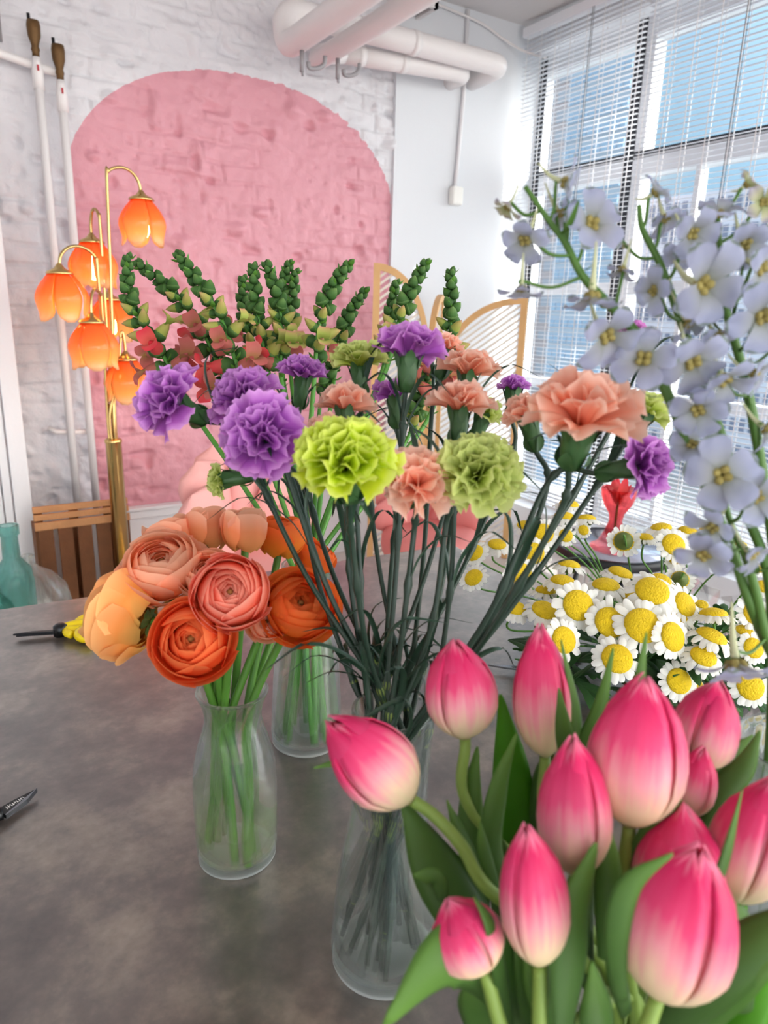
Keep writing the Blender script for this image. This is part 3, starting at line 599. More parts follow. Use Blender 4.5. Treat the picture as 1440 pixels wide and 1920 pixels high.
# ================= WORK TABLE =================
m, t, p, o = newmat('concrete_laminate'); l = t.links.new; g = t.nodes.new('ShaderNodeTexCoord')
n1 = t.nodes.new('ShaderNodeTexNoise'); n1.inputs['Scale'].default_value = 11; n1.inputs['Detail'].default_value = 10; n1.inputs['Roughness'].default_value = .65
n2 = t.nodes.new('ShaderNodeTexNoise'); n2.inputs['Scale'].default_value = 60; n2.inputs['Detail'].default_value = 4
r1 = t.nodes.new('ShaderNodeValToRGB'); r1.color_ramp.elements[0].position = .34; r1.color_ramp.elements[1].position = .68; r1.color_ramp.elements[0].color = hx('#2b2624'); r1.color_ramp.elements[1].color = hx('#85786c')
e = r1.color_ramp.elements.new(.5); e.color = hx('#564d48')
mx = t.nodes.new('ShaderNodeMixRGB'); mx.blend_type = 'SOFT_LIGHT'; mx.inputs[0].default_value = .6
l(g.outputs['Object'], n1.inputs['Vector']); l(g.outputs['Object'], n2.inputs['Vector']); l(n1.outputs[0], r1.inputs[0]); l(r1.outputs[0], mx.inputs[1]); l(n2.outputs[0], mx.inputs[2]); l(mx.outputs[0], p.inputs['Base Color'])
rr = t.nodes.new('ShaderNodeMapRange'); rr.inputs['To Min'].default_value = .2; rr.inputs['To Max'].default_value = .36; p.inputs['IOR'].default_value = 2.2; p.inputs['Coat Weight'].default_value = .8; p.inputs['Coat Roughness'].default_value = .22; p.inputs['Roughness'].default_value = .33
M['table'] = m
rt = thing('work_table', (.2, .4, 0), 'large grey concrete-look work table under the vases and tools', 'table')
ec = np.array([1.085, 1.39]); ux = unit([1, -.075, 0])[:2]; uy = unit([.12, 1, 0])[:2]
c4 = [ec-ux*2.2-uy*2.3, ec-uy*2.3, ec, ec-ux*2.2]
mb = MB(); v = [(*q, TBZ-.03) for q in c4]+[(*q, TBZ) for q in c4]; mb.add(v, [(3, 2, 1, 0), (4, 5, 6, 7), (0, 1, 5, 4), (1, 2, 6, 5), (2, 3, 7, 6), (3, 0, 4, 7)])
mb.build('tabletop', m, rt, smooth=False, bevel=.002)
for q in c4:
    q = q+(np.mean(c4, axis=0)-q)*.08; MB().box((q[0]-.03, q[1]-.03, 0), (q[0]+.03, q[1]+.03, TBZ-.03)).build('leg', M['black_matt'], rt, smooth=False)
# ================= TOOLS =================
def frame2(pa, pb):                       # local frame on the table: x from pa to pb
    a_ = onZ(*pa, TBZ); b_ = onZ(*pb, TBZ); X_ = unit((b_-a_)*[1, 1, 0]); Y_ = np.array([-X_[1], X_[0], 0]); return a_, X_, Y_, np.linalg.norm(b_-a_)
def slab(mb, pts, z0, z1, fr_):
    a_, X_, Y_, _ = fr_; k_ = len(pts); lo_ = [a_+X_*u+Y_*v+[0, 0, z0] for u, v in pts]; hi_ = [q+[0, 0, z1-z0] for q in lo_]
    mb.add(lo_+hi_, [tuple(range(k_-1, -1, -1)), tuple(range(k_, 2*k_))]+[(i, (i+1) % k_, k_+(i+1) % k_, k_+i) for i in range(k_)])
def rod(mb, pts, r, fr_, z, n=10): a_, X_, Y_, _ = fr_; mb.tube(spline([a_+X_*u+Y_*v+[0, 0, z] for u, v in pts], 6), r, n)
f1 = frame2((25, 1200), (185, 1186))
rt = thing('secateurs', f1[0]+f1[1]*.09, 'flower snips with yellow handles lying on the table behind the orange flowers', 'secateurs')
mb = MB(); slab(mb, [(0, 0), (.045, -.004), (.07, -.006), (.07, .004), (.03, .006)], .008, .012, f1); mb.build('blade', M['blade_dark'], rt, smooth=False, bevel=.0008)
mb = MB(); slab(mb, [(.004, .002), (.04, .008), (.075, .008), (.075, -.002)], .004, .0075, f1); mb.build('blade', M['blade_dark'], rt, smooth=False, bevel=.0008)
mb = MB(); mb.lathe([(0, .002), (.012, .002), (.012, .02), (.006, .024), (0, .024)], f1[0]+f1[1]*.078, 16); mb.build('pivot', M['black'], rt)
mb = MB(); rod(mb, [(.082, .004), (.10, .014), (.14, .018), (.19, .016), (.22, .012)], .0095, f1, .012); rod(mb, [(.105, .016), (.108, .034), (.125, .047), (.16, .052), (.20, .046)], .0085, f1, .012); mb.build('handle', M['yellow'], rt)
mb = MB(); rod(mb, [(.085, -.002), (.10, -.006), (.13, -.004), (.16, -.004)], .008, f1, .012); rod(mb, [(.088, -.004), (.092, -.018), (.10, -.026)], .007, f1, .012); rod(mb, [(.118, -.008), (.112, -.026), (.120, -.042), (.136, -.046)], .009, f1, .012); mb.build('handle', M['yellow'], rt)
mb = MB(); rod(mb, [(.136, -.046), (.17, -.048), (.21, -.040)], .0088, f1, .012); mb.build('grip', M['white_plastic'], rt)
mb = MB(); rod(mb, [(.125, -.020), (.16, -.022), (.2, -.018)], .008, f1, .010); mb.build('spring', M['black'], rt)
f2 = frame2((72, 1491), (-60, 1578))
rt = thing('snips', f2[0]+f2[1]*.05, 'black snips with a dark blade at the left picture edge', 'snips')
mb = MB(); slab(mb, [(0, 0), (.02, .007), (.05, .010), (.052, -.008), (.03, -.006)], .006, .011, f2); mb.build('blade', M['black'], rt, smooth=False, bevel=.001)
mb = MB(); slab(mb, [(.001, .0005), (.05, .0095), (.05, .0115), (.02, .0085)], .0055, .0115, f2); mb.build('blade_edge', M['steel'], rt, smooth=False)
mb = MB(); rod(mb, [(.048, .002), (.06, -.003), (.075, .004), (.11, .02), (.15, .025)], .008, f2, .009); rod(mb, [(.05, 0), (.07, -.012), (.11, -.02), (.15, -.02)], .007, f2, .009); mb.build('handle', M['black'], rt)
mb = MB()
for q in range(9):
    u = .020+.0026*q; slab(mb, [(u, -.0005-.0002*q), (u+.0007, -.0005-.0002*q), (u+.0009+.0006*(q % 2), .0035), (u+.0002, .0035)], .0111, .0113, f2)
    slab(mb, [(u, .0013*(q % 3)), (u+.0022, .0013*(q % 3)), (u+.0022, .0013*(q % 3)+.0007), (u, .0013*(q % 3)+.0007)], .0111, .0113, f2)
mb.build('lettering', M['white_plastic'], rt, smooth=False)
f3 = frame2((914, 1257), (975, 1263))
rt = thing('scissors', f3[0]+f3[1]*.06, 'steel-bladed scissors with black handle behind the tulips', 'scissors')
mb = MB(); slab(mb, [(0, 0), (.03, -.005), (.06, -.006), (.06, .004), (.03, .004)], .008, .012, f3); mb.build('blade', M['steel'], rt, smooth=False, bevel=.0008)
mb = MB(); mb.lathe([(0, .002), (.011, .002), (.011, .018), (0, .02)], f3[0]+f3[1]*.064, 16); rod(mb, [(.06, 0), (.09, .012), (.13, .02), (.15, .016)], .007, f3, .010); rod(mb, [(.06, 0), (.09, -.012), (.13, -.02), (.15, -.016)], .007, f3, .010); mb.build('handle', M['black'], rt)
# ================= VASES =================
def vase(name, base, prof, wl, lab, wm='water', wall=.0028, n=48):
    """prof: outer profile (r, z); wl: water level"""
    inner = [(max(r-wall, 0), z) for r, z in prof[::-1] if z > .012]+[(prof[2][0]-wall-.006, .010), (0, .008)]
    rt = thing(name, base, lab, 'vase'); MB().lathe(prof+inner, base, n).build('glass_body', M['glass'], rt)
    rs = np.array([q[0] for q in prof]); zs = np.array([q[1] for q in prof])
    wp = [(0, .0085), (prof[2][0]-wall-.0065, .0105)]
    for z in np.linspace(.014, wl, 12): wp.append((np.interp(z, zs[1:], rs[1:])-wall+.0004, z))
    wp.append((0, wl)); MB().lathe(wp, base, n).build('water', M[wm], rt)
    rb = prof[2][0]; MB().lathe([(0, .0006), (rb-.003, .0006), (rb-.0005, .003), (rb-.001, .0062), (rb-.008, .0066), (rb-.02, .0045), (0, .005)], base, n).build('base', M['base_glint'], rt); return rt  # extra milky disc carries that brightness in its colour
VR = np.array([.214, .627, TBZ]); VC = np.array([.288, .437, TBZ]); VS = np.array([.374, .786, TBZ])
VT = W(1215, 1925, .43); VT[2] = TBZ
VD = np.array([.56, .24, TBZ])
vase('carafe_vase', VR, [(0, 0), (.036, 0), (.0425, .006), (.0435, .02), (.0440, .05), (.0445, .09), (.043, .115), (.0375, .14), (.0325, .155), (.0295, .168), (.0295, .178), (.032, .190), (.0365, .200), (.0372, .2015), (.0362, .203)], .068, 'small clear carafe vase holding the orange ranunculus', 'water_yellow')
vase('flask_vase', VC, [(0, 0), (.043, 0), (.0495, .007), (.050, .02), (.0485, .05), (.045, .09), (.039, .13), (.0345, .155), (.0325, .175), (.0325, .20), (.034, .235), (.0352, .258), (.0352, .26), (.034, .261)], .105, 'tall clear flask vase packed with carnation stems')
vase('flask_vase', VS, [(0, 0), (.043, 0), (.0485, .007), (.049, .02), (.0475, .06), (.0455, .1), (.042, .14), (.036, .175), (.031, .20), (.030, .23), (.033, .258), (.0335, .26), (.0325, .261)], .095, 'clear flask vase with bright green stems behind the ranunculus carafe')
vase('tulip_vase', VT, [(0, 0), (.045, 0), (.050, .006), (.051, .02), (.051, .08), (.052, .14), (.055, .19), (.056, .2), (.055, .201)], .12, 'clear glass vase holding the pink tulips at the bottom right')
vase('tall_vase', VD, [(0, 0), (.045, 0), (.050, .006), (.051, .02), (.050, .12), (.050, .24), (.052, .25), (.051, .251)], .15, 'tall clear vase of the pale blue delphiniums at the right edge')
rnd = np.random.RandomState(7)
# ================= CARNATIONS =================
def carnation_bloom(mb, C, R, a, rs, npet=30, flat=1.0, open_=1.0):
    e1, e2 = perp(a); B = C-a*R*.42
    for k_ in range(npet):
        t_ = k_/(npet-1); ph = k_*2.39996+rs.rand()*.5; tilt = math.radians((98*open_)*(1-t_)**.85+6*rs.randn()); Lp = R*(1.08-.10*t_+.06*rs.randn())*(.92+.1*rs.rand())
        er = e1*math.cos(ph)+e2*math.sin(ph); et = -e1*math.sin(ph)+e2*math.cos(ph)
        nv, nu = 8, 15; vs = np.linspace(0, 1, nv); us = np.linspace(-1, 1, nu); f1_, f2_ = 3.5+2*rs.rand(), 8+3*rs.rand(); p1, p2 = rs.rand(2)*6.28
        amp = R*(.11+.06*rs.rand()); p = B.copy(); Vv = np.zeros((nv, nu, 3)); A = np.zeros((nv, nu, 3)); prev = 0; sg = rs.rand()
        for i, v in enumerate(vs):
            th = tilt*(.45+.62*v); dirv = er*math.sin(th)+a*math.cos(th)*flat; p = p+dirv*Lp*(v-prev); prev = v
            n = er*math.cos(th)-a*math.sin(th); hw = R*.66*(v**.75)*(1.0-.15*t_)
            ru = amp*v**1.6*(np.sin(us*f1_+p1)+.45*np.sin(us*f2_+p2))
            drop = -Lp*.16*v**3*us**2+(v**5)*Lp*.03*np.sign(np.sin(us*17+p1))*(i == nv-1)
            for j, u in enumerate(us):
                Vv[i, j] = p+et*u*hw+n*(ru[j]+.22*hw*u*u)+dirv*drop[j]; A[i, j] = (v, sg, u*.5+.5)
        mb.grid(Vv, A)
def calyx_part(P, a, R, rt, L_=.026, r=.0085, m='calyx'):
    mb = MB(); mb.lathe([(0, -L_), (r*.55, -L_), (r*.8, -L_*.85), (r*1.0, -L_*.5), (r*1.08, -L_*.15), (r*1.2, .002), (r*.9, .004)], P, 14, a)
    e1, e2 = perp(a)
    for q in range(5):
        t_ = q*2*PI/5; er = e1*math.cos(t_)+e2*math.sin(t_); mb2 = [P+er*r*1.05-a*.006, P+er*r*1.25+a*.002, P+er*r*1.7+a*.008]; blade(mb, spline(mb2, 3), r*1.1, er, .1)
    for q in range(4):
        t_ = q*PI/2+.4; er = e1*math.cos(t_)+e2*math.sin(t_); blade(mb, spline([P-a*L_+er*r*.5, P-a*L_*.75+er*r*1.0, P-a*L_*.45+er*r*1.12], 3), r*1.2, er, .2)
    mb.build('calyx', M[m], rt)
def carnation(px, py, dpx, d, col, ax, lab, seed, lf=3, opn=1.0, npet=34, flat=1.0):
    rs = np.random.RandomState(seed); C = W(px, py, d); R = dpx/2*d/F; a = dirw(*ax)
    base = C-a*R*.45
    an = rs.rand()*6.28; rr = .041*rs.rand()**.35; out = unit((C-VC)*[1, 1, 0])
    bot = VC+np.array([-out[0]*.012+rr*math.cos(an), -out[1]*.012+rr*math.sin(an), .013+.012*rs.rand()])
    rr2 = .026*math.sqrt(rs.rand()); nk = VC+np.array([out[0]*.006+rr2*math.cos(an+2.5), out[1]*.006+rr2*math.sin(an+2.5), .215])
    q = base-a*(.026+.035)
    md = nk*.45+q*.55; md = md+out*.012+rs.randn(3)*.003
    path = spline([bot, (bot+nk)/2+rs.randn(3)*.002, nk, md, q, base-a*.024], 10)
    rt = thing('carnation', bot, lab, 'carnation', None)
    m_ = len(path); rad = np.full(m_, .0026)*(1-.15*np.linspace(0, 1, m_)); nodes = [int(m_*(f_+.07*(rs.rand()-.5))) for f_ in (.11, .30, .48, .66, .82)]
    for n_ in nodes: rad[n_] *= 1.65; 
    MB().tube(path, rad, 8).build('stem', M['stem_dark'], rt)
    for n_ in nodes[:3]: T = unit(path[n_+1]-path[n_-1]); MB().lathe([(.0022, -.014), (.0030, -.006), (.0040, 0), (.0036, .003), (.0024, .007)], path[n_], 8, T).build('stem_node', M['stem_node'], rt)
    mb = MB(); carnation_bloom(mb, C, R, a, rs, npet, flat, opn); mb.build('bloom', CARN[col], rt)
    calyx_part(base, a, R, rt, r=.0085*min(1.25, max(.8, R/.035)))
    for n_ in nodes[2:][:lf]:
        P = path[n_]; T = unit(path[n_+1]-path[n_-1]); e1, e2 = perp(T); t0 = rs.rand()*6.28
        for s_ in (0, PI):
            if rs.rand() < .25: continue
            er = e1*math.cos(t0+s_)+e2*math.sin(t0+s_); Ll = .04+.045*rs.rand(); cu_ = rs.rand()
            blade(mb := MB(), spline([P, P+T*Ll*.45+er*Ll*.12, P+T*Ll*.8+er*Ll*.45, P+T*Ll*(.9-.5*cu_)+er*Ll*.95], 5), .006, er, .35)
            mb.build('leaf', M['stem_leafdark'], rt)
    return rt
CL = [
 (308, 745, 160, .58, 'purple', (-.6, .35, .55), 'big purple carnation farthest left, leaning out over the pink wall'),
 (452, 738, 150, .60, 'purple', (-.35, .6, .45), 'purple carnation second from the left, above and behind the front purple one'),
 (490, 812, 178, .545, 'purple', (-.12, .35, .9), 'purple carnation facing the viewer beside the bright lime one'),
 (568, 692, 105, .66, 'purple', (.1, .95, .15), 'small purple carnation in the back row under the snapdragons'),
 (768, 645, 150, .60, 'purple', (.08, .98, .02), 'topmost purple carnation, side on with a green calyx'),
 (738, 732, 90, .66, 'purple', (-.1, .95, .1), 'small purple carnation below the topmost one, half hidden'),
 (962, 722, 72, .70, 'purple', (0, .95, .1), 'tiny purple carnation left of the large peach bloom'),
 (1215, 872, 140, .52, 'purple', (.8, .12, .4), 'purple carnation farthest right, drooping under the peach bloom'),
 (1188, 628, 85, .62, 'magenta', (.1, .9, .25), 'magenta carnation peeking out behind the delphinium'),
 (648, 850, 208, .47, 'lime', (-.02, .70, .65), 'bright lime carnation at the front centre'),
 (905, 880, 178, .50, 'green', (.25, .45, .85), 'soft green carnation right of the front peach one'),
 (672, 668, 118, .66, 'green', (-.05, .95, .1), 'pale green carnation side on beside the topmost purple one'),
 (912, 768, 80, .66, 'green', (.3, .8, .2), 'green carnation half hidden behind the side-on peach bloom'),
 (408, 900, 72, .64, 'green', (-.8, -.1, .2), 'olive green carnation hanging over the pink chair'),
 (1215, 765, 95, .56, 'green', (.5, .8, .1), 'green carnation behind the right end of the large peach bloom'),
 (1098, 762, 228, .45, 'peach', (.12, .88, .42), 'largest peach carnation at the right'),
 (985, 768, 95, .55, 'peach', (-.3, .9, .3), 'small peach carnation touching the left of the largest one'),
 (863, 748, 135, .58, 'peach', (.05, .98, .05), 'peach carnation side on above the soft green one'),
 (880, 683, 122, .66, 'peach', (.08, .98, .05), 'peach carnation in the top right row, in front of the screen'),
 (648, 750, 118, .62, 'peach', (0, .98, .0), 'peach carnation side on below the pale green one'),
 (838, 645, 75, .68, 'peach', (.2, .95, .1), 'pale peach carnation right behind the topmost purple one'),
 (785, 898, 155, .50, 'peach', (0, .45, .85), 'peach carnation facing the viewer between the two green ones'),
 (612, 808, 105, .60, 'peach', (-.3, .8, .3), 'peach carnation mostly hidden behind the bright lime one'),
]
for i, (px, py, dp, d, col, ax, lab) in enumerate(CL):
    side = ax[1] > .9
    carnation(px, py, dp, d, col, ax, lab, 100+i, opn=.86 if side else 1.0, npet=(18 if dp < 100 else dict(lime=36, green=34, purple=26, magenta=22, peach=20)[col]), flat=.9 if side else 1.0)
# ================= RANUNCULUS =================
def ranunculus(px, py, dpx, d, col, ax, lab, seed, K=11, cup=.85, opn=1.0, frill=.018):
    K += 2
    rs = np.random.RandomState(seed); C = W(px, py, d); R = dpx/2*d/F; a = dirw(*ax); e1, e2 = perp(a)
    base = C-a*R*.72
    an = rs.rand()*6.28; rr = .035*rs.rand()**.35; out = unit((C-VR)*[1, 1, 0])
    bot = VR+np.array([rr*math.cos(an)-out[0]*.01, rr*math.sin(an)-out[1]*.01, .013]); nk = VR+np.array([out[0]*.012+.010*math.cos(an), out[1]*.012+.010*math.sin(an), .178])
    q = base-a*.03; q = q*.8+(nk+[0, 0, .03])*.2
    path = spline([bot, (bot+nk)/2+rs.randn(3)*.002, nk, q, base], 10)
    rt = thing('ranunculus', bot, lab, 'ranunculus')
    MB().tube(path, .0039+.0006*np.linspace(1, 0, len(path)), 9).build('stem', M['stem_green'], rt)
    mb = MB()
    for k_ in range(K):
        f_ = k_/(K-1); rho = R*(.09+.87*f_**.95); npt = 4 if k_ < 4 else 5; outer = k_ >= K-3
        top0 = math.radians(14+38*f_**1.1+(22*opn*(k_-K+3.5) if outer else 0))
        for j in range(npt):
            ph = j*2*PI/npt+k_*1.1+rs.rand()*.35; hw = (1.05 if npt == 4 else .86)*(1+.15*rs.rand()); bt_ = math.radians(150); tt = top0*(1+.14*rs.randn())
            nv, nu = 9, 11; Vv = np.zeros((nv, nu, 3)); A = np.zeros((nv, nu, 3)); sg = rs.rand(); off = .05*rs.randn(); w1 = rs.rand()*6
            for i in range(nv):
                v = i/(nv-1)
                for jj in range(nu):
                    u = -1+2*jj/(nu-1); ps = bt_+(tt+abs(u)**3*.35-bt_)*v; azw = hw*(.35+.65*min(1, v*1.8)); t_ = ph+u*azw
                    rh = rho*(1+.05*u+.03*math.sin(3*u+w1)*v+off*.6+(.10*max(0, v-.75)/.25*(1 if outer else .35)))+R*frill*math.sin(5*u+w1+3*v)*v*(1 if outer else .6)
                    er = e1*math.cos(t_)+e2*math.sin(t_); Vv[i, jj] = C+(er*math.sin(ps)*rh+a*math.cos(ps)*rh*cup); A[i, jj] = (v*(.45+.55*f_) if 0 else v, sg, u*.5+.5)
            mb.grid(Vv, A)
    mb.build('bloom', RAN[col], rt)
    mb = MB(); mb.lathe([(0, -.1*R), (.06*R, -.05*R), (.08*R, .15*R), (.05*R, .22*R), (0, .25*R)], C, 10, a); mb.build('centre', M['ran_centre'], rt)
    mb = MB()
    for q_ in range(5):
        t_ = q_*2*PI/5+rs.rand(); er = e1*math.cos(t_)+e2*math.sin(t_); blade(mb, spline([base+er*.002, base+er*.010+a*.001, base+er*.017-a*.004*rs.rand()+a*.004], 3), .010, a, .3)
    mb.build('sepals', M['sepal'], rt)
    return rt
RL = [
 (432, 1112, 148, .60, 'salmon', (.12, .30, .9), 'salmon ranunculus facing the viewer, the tight rose-like one in the middle', dict(K=13, opn=.5)),
 (362, 1198, 165, .60, 'red', (-.05, .22, .9), 'deep orange-red ranunculus lowest in the bunch over the carafe rim', dict(K=12, opn=.7)),
 (226, 1150, 172, .66, 'yellow', (-.75, .15, -.1), 'apricot yellow ranunculus farthest left, seen from behind', dict(K=13, opn=1.1, frill=.03)),
 (305, 1062, 165, .665, 'peach', (.05, .62, .6), 'pinkish orange ranunculus above the apricot yellow one', dict(K=11, opn=.8)),
 (392, 1080, 115, .66, 'peach', (-.05, .65, .65), 'orange ranunculus tucked between the salmon and pinkish ones', dict(K=11, opn=.5)),
 (325, 1010, 112, .72, 'peach', (-.25, .85, -.2), 'peach ranunculus seen from the side in the back row, at the left', dict(cup=1.05, K=8, opn=.4)),
 (388, 988, 84, .72, 'peach', (-.05, .98, -.05), 'half-open peach ranunculus bud, left of the pair before the chair', dict(K=8, cup=1.2, opn=.1)),
 (460, 990, 86, .70, 'peach', (.02, .98, .05), 'half-open peach ranunculus bud, right of the pair before the chair', dict(K=8, cup=1.2, opn=.1)),
 (562, 1135, 155, .66, 'orange', (.25, .45, .75), 'vivid orange ranunculus behind the carnation stems', dict(K=11, opn=.9)),
 (528, 1000, 95, .74, 'orange', (.15, .92, .1), 'orange ranunculus at the back, upper right of the bunch', dict(cup=1.05, K=9, opn=.5)),
 (590, 1040, 88, .76, 'orange', (.5, .75, .2), 'small orange ranunculus farthest right among the dark stems', dict(K=9, opn=.7)),
 (500, 1165, 88, .66, 'peach', (.1, .1, .8), 'pale peach ranunculus low behind the salmon one', dict(K=8, opn=.9)),
]
for i, (px, py, dp, d, col, ax, lab, kw) in enumerate(RL): ranunculus(px, py, dp, d, col, ax, lab, 300+i, **kw)
# ================= SNAPDRAGONS =================
def snapdragon(pts, lab, seed, d=1.0, big=1.0, nb=22, col=True):
    rs = np.random.RandomState(seed); tipd = d
    up = [W(*p, d+(0.0)) for p in pts]; low = up[-1]
    out = unit((low-VS)*[1, 1, .001]); an = rs.rand()*6.28
    nk = VS+np.array([out[0]*.012+.012*math.cos(an), out[1]*.012+.012*math.sin(an), .235]); bot = VS+np.array([-out[0]*.008+.028*math.cos(an), -out[1]*.008+.028*math.sin(an), .013])
    path = spline([bot, (bot+nk)/2, nk, nk*.5+low*.5+[0, 0, .01]]+up[::-1], 8); m_ = len(path)
    rt = thing('snapdragon', bot, lab, 'snapdragon')
    MB().tube(path, np.interp(np.linspace(0, 1, m_), [0, .6, 1], [.0038, .0034, .0012]), 8).build('stem', M['stem_bright'], rt)
    seg = spline(up, 14); ln = np.concatenate([[0], np.cumsum(np.linalg.norm(np.diff(seg, axis=0), axis=1))]); tot = ln[-1]
    s_ = .002; k_ = 0; cs = MB()
    while s_ < tot*.86 and k_ < 44:
        f_ = s_/.17/big; P = np.array([np.interp(s_, ln, seg[:, q]) for q in range(3)]); P2 = np.array([np.interp(max(0, s_-.01), ln, seg[:, q]) for q in range(3)]); P3 = np.array([np.interp(s_+.01, ln, seg[:, q]) for q in range(3)])
        T = unit(P2-P3+1e-9); e1, e2 = perp(T); ph = k_*2.39996+rs.rand()*.3; er = e1*math.cos(ph)+e2*math.sin(ph)
        L_ = big*(.010+.020*min(1, f_)**.9+(.012*max(0, f_-.55)))*(.9+.2*rs.rand()); wd = L_*(.44 if f_ < .45 else .30); L_ *= 1.0 if f_ < .45 else 1.15
        ax = unit(T*(1.0-.75*min(1, f_*1.1))+er*(.35+.75*min(1, f_*1.2))); o = P+er*.002
        mname = 'bud_green' if f_ < .45 else ('bud_yellow' if f_ < .82 else ('bud_coral' if rs.rand() < .7 else 'bud_red'))
        mb = MB(); prof = [(0, 0), (.6*wd, .06*L_), (.98*wd, .24*L_), (wd, .42*L_), (.74*wd, .68*L_), (.36*wd, .88*L_), (0, L_*1.02)]; at_ = rs.rand()
        mb.lathe(prof, o, 9, ax, att=at_)
        if f_ > .35: cs.lathe([(0, -.03*L_), (.7*wd, .03*L_), (1.1*wd, .2*L_), (1.12*wd, .34*L_), (.9*wd, .4*L_)], o, 8, ax, att=.2)
        if f_ > .72:      # two-lipped mouth
            n_ = unit(np.cross(ax, np.cross(T, ax)+1e-6)); 
            for q, sg in ((0, 1), (1, -1)): 
                dn = unit(ax*.55+n_*sg*.8); blade(mb, spline([o+ax*L_*.72, o+ax*L_*.95+dn*L_*.22, o+ax*L_*1.0+dn*L_*.55-ax*L_*.15], 4), L_*.62, n_*sg, -.3, att=at_, prof=lambda v: .55+.45*math.sin(PI*min(1, v*.9)))
        mb.build('flower' if f_ > .72 else 'bud', M[mname], rt)
        s_ += .0030*big+.0085*min(1, f_)*big; k_ += 1
    if cs.n: cs.build('sepals', M['bud_green'], rt)
    mb = MB(); k2 = 0; s_ = .004
    while s_ < tot:
        P = np.array([np.interp(s_, ln, seg[:, q]) for q in range(3)]); T = unit(np.array([np.interp(max(0, s_-.01), ln, seg[:, q]) for q in range(3)])-np.array([np.interp(s_+.01, ln, seg[:, q]) for q in range(3)])+1e-9); e1, e2 = perp(T); ph = k2*2.39996; er = e1*math.cos(ph)+e2*math.sin(ph)
        blade(mb, spline([P, P+er*.008+T*.002, P+er*.013+T*.008], 3), .007, T, .3); s_ += .007; k2 += 1
    mb.build('sepals', M['stem_green'], rt)
SN = [
 ([(238, 482), (243, 560), (268, 610), (305, 665), (340, 740)], 'snapdragon spike farthest left, upright with dark green buds', 1.0),
 ([(256, 492), (320, 545), (372, 610), (412, 690), (440, 780)], 'snapdragon spike leaning far left behind the leftmost one', 1.05),
 ([(333, 476), (382, 545), (420, 610), (445, 690), (470, 780)], 'tall snapdragon spike leaning left, third from the left', .95),
 ([(455, 522), (458, 590), (470, 640), (485, 720)], 'small snapdragon spike just right of the tall leaning one', 1.1),
 ([(474, 498), (480, 570), (492, 640), (508, 720)], 'upright snapdragon spike, left of the middle cluster of four', 1.0),
 ([(499, 494), (522, 560), (528, 630), (528, 720)], 'snapdragon spike with paired tips in the middle cluster', 1.0),
 ([(542, 493), (528, 545), (524, 600), (530, 700)], 'small snapdragon tip leaning right in the middle cluster', 1.12),
 ([(553, 510), (548, 560), (545, 620), (545, 700)], 'short snapdragon tip at the right of the middle cluster', 1.12),
 ([(655, 493), (618, 550), (598, 615), (590, 700)], 'snapdragon spike leaning right, in front of the pink arch', .97),
 ([(685, 545), (655, 590), (640, 640), (625, 720)], 'short snapdragon spike leaning right beside the screen', 1.1),
 ([(799, 492), (768, 550), (745, 610), (725, 690)], 'snapdragon spike leaning right in front of the left screen panel', 1.0),
 ([(742, 530), (735, 580), (728, 630), (715, 700)], 'short snapdragon spike before the left screen panel', 1.1),
 ([(845, 508), (846, 590), (835, 680), (800, 790)], 'snapdragon spike farthest right, upright before the plaster wall', 1.0),
 ([(625, 640), (620, 680), (600, 760)], 'low open red snapdragon behind the pale green carnation', 1.1),
 ([(800, 690), (790, 740), (760, 830)], 'red snapdragon with few flowers behind the purple carnations', 1.05),
]
for i, (pts, lab, d) in enumerate(SN): snapdragon(pts, lab, 500+i, d, big=1.0)
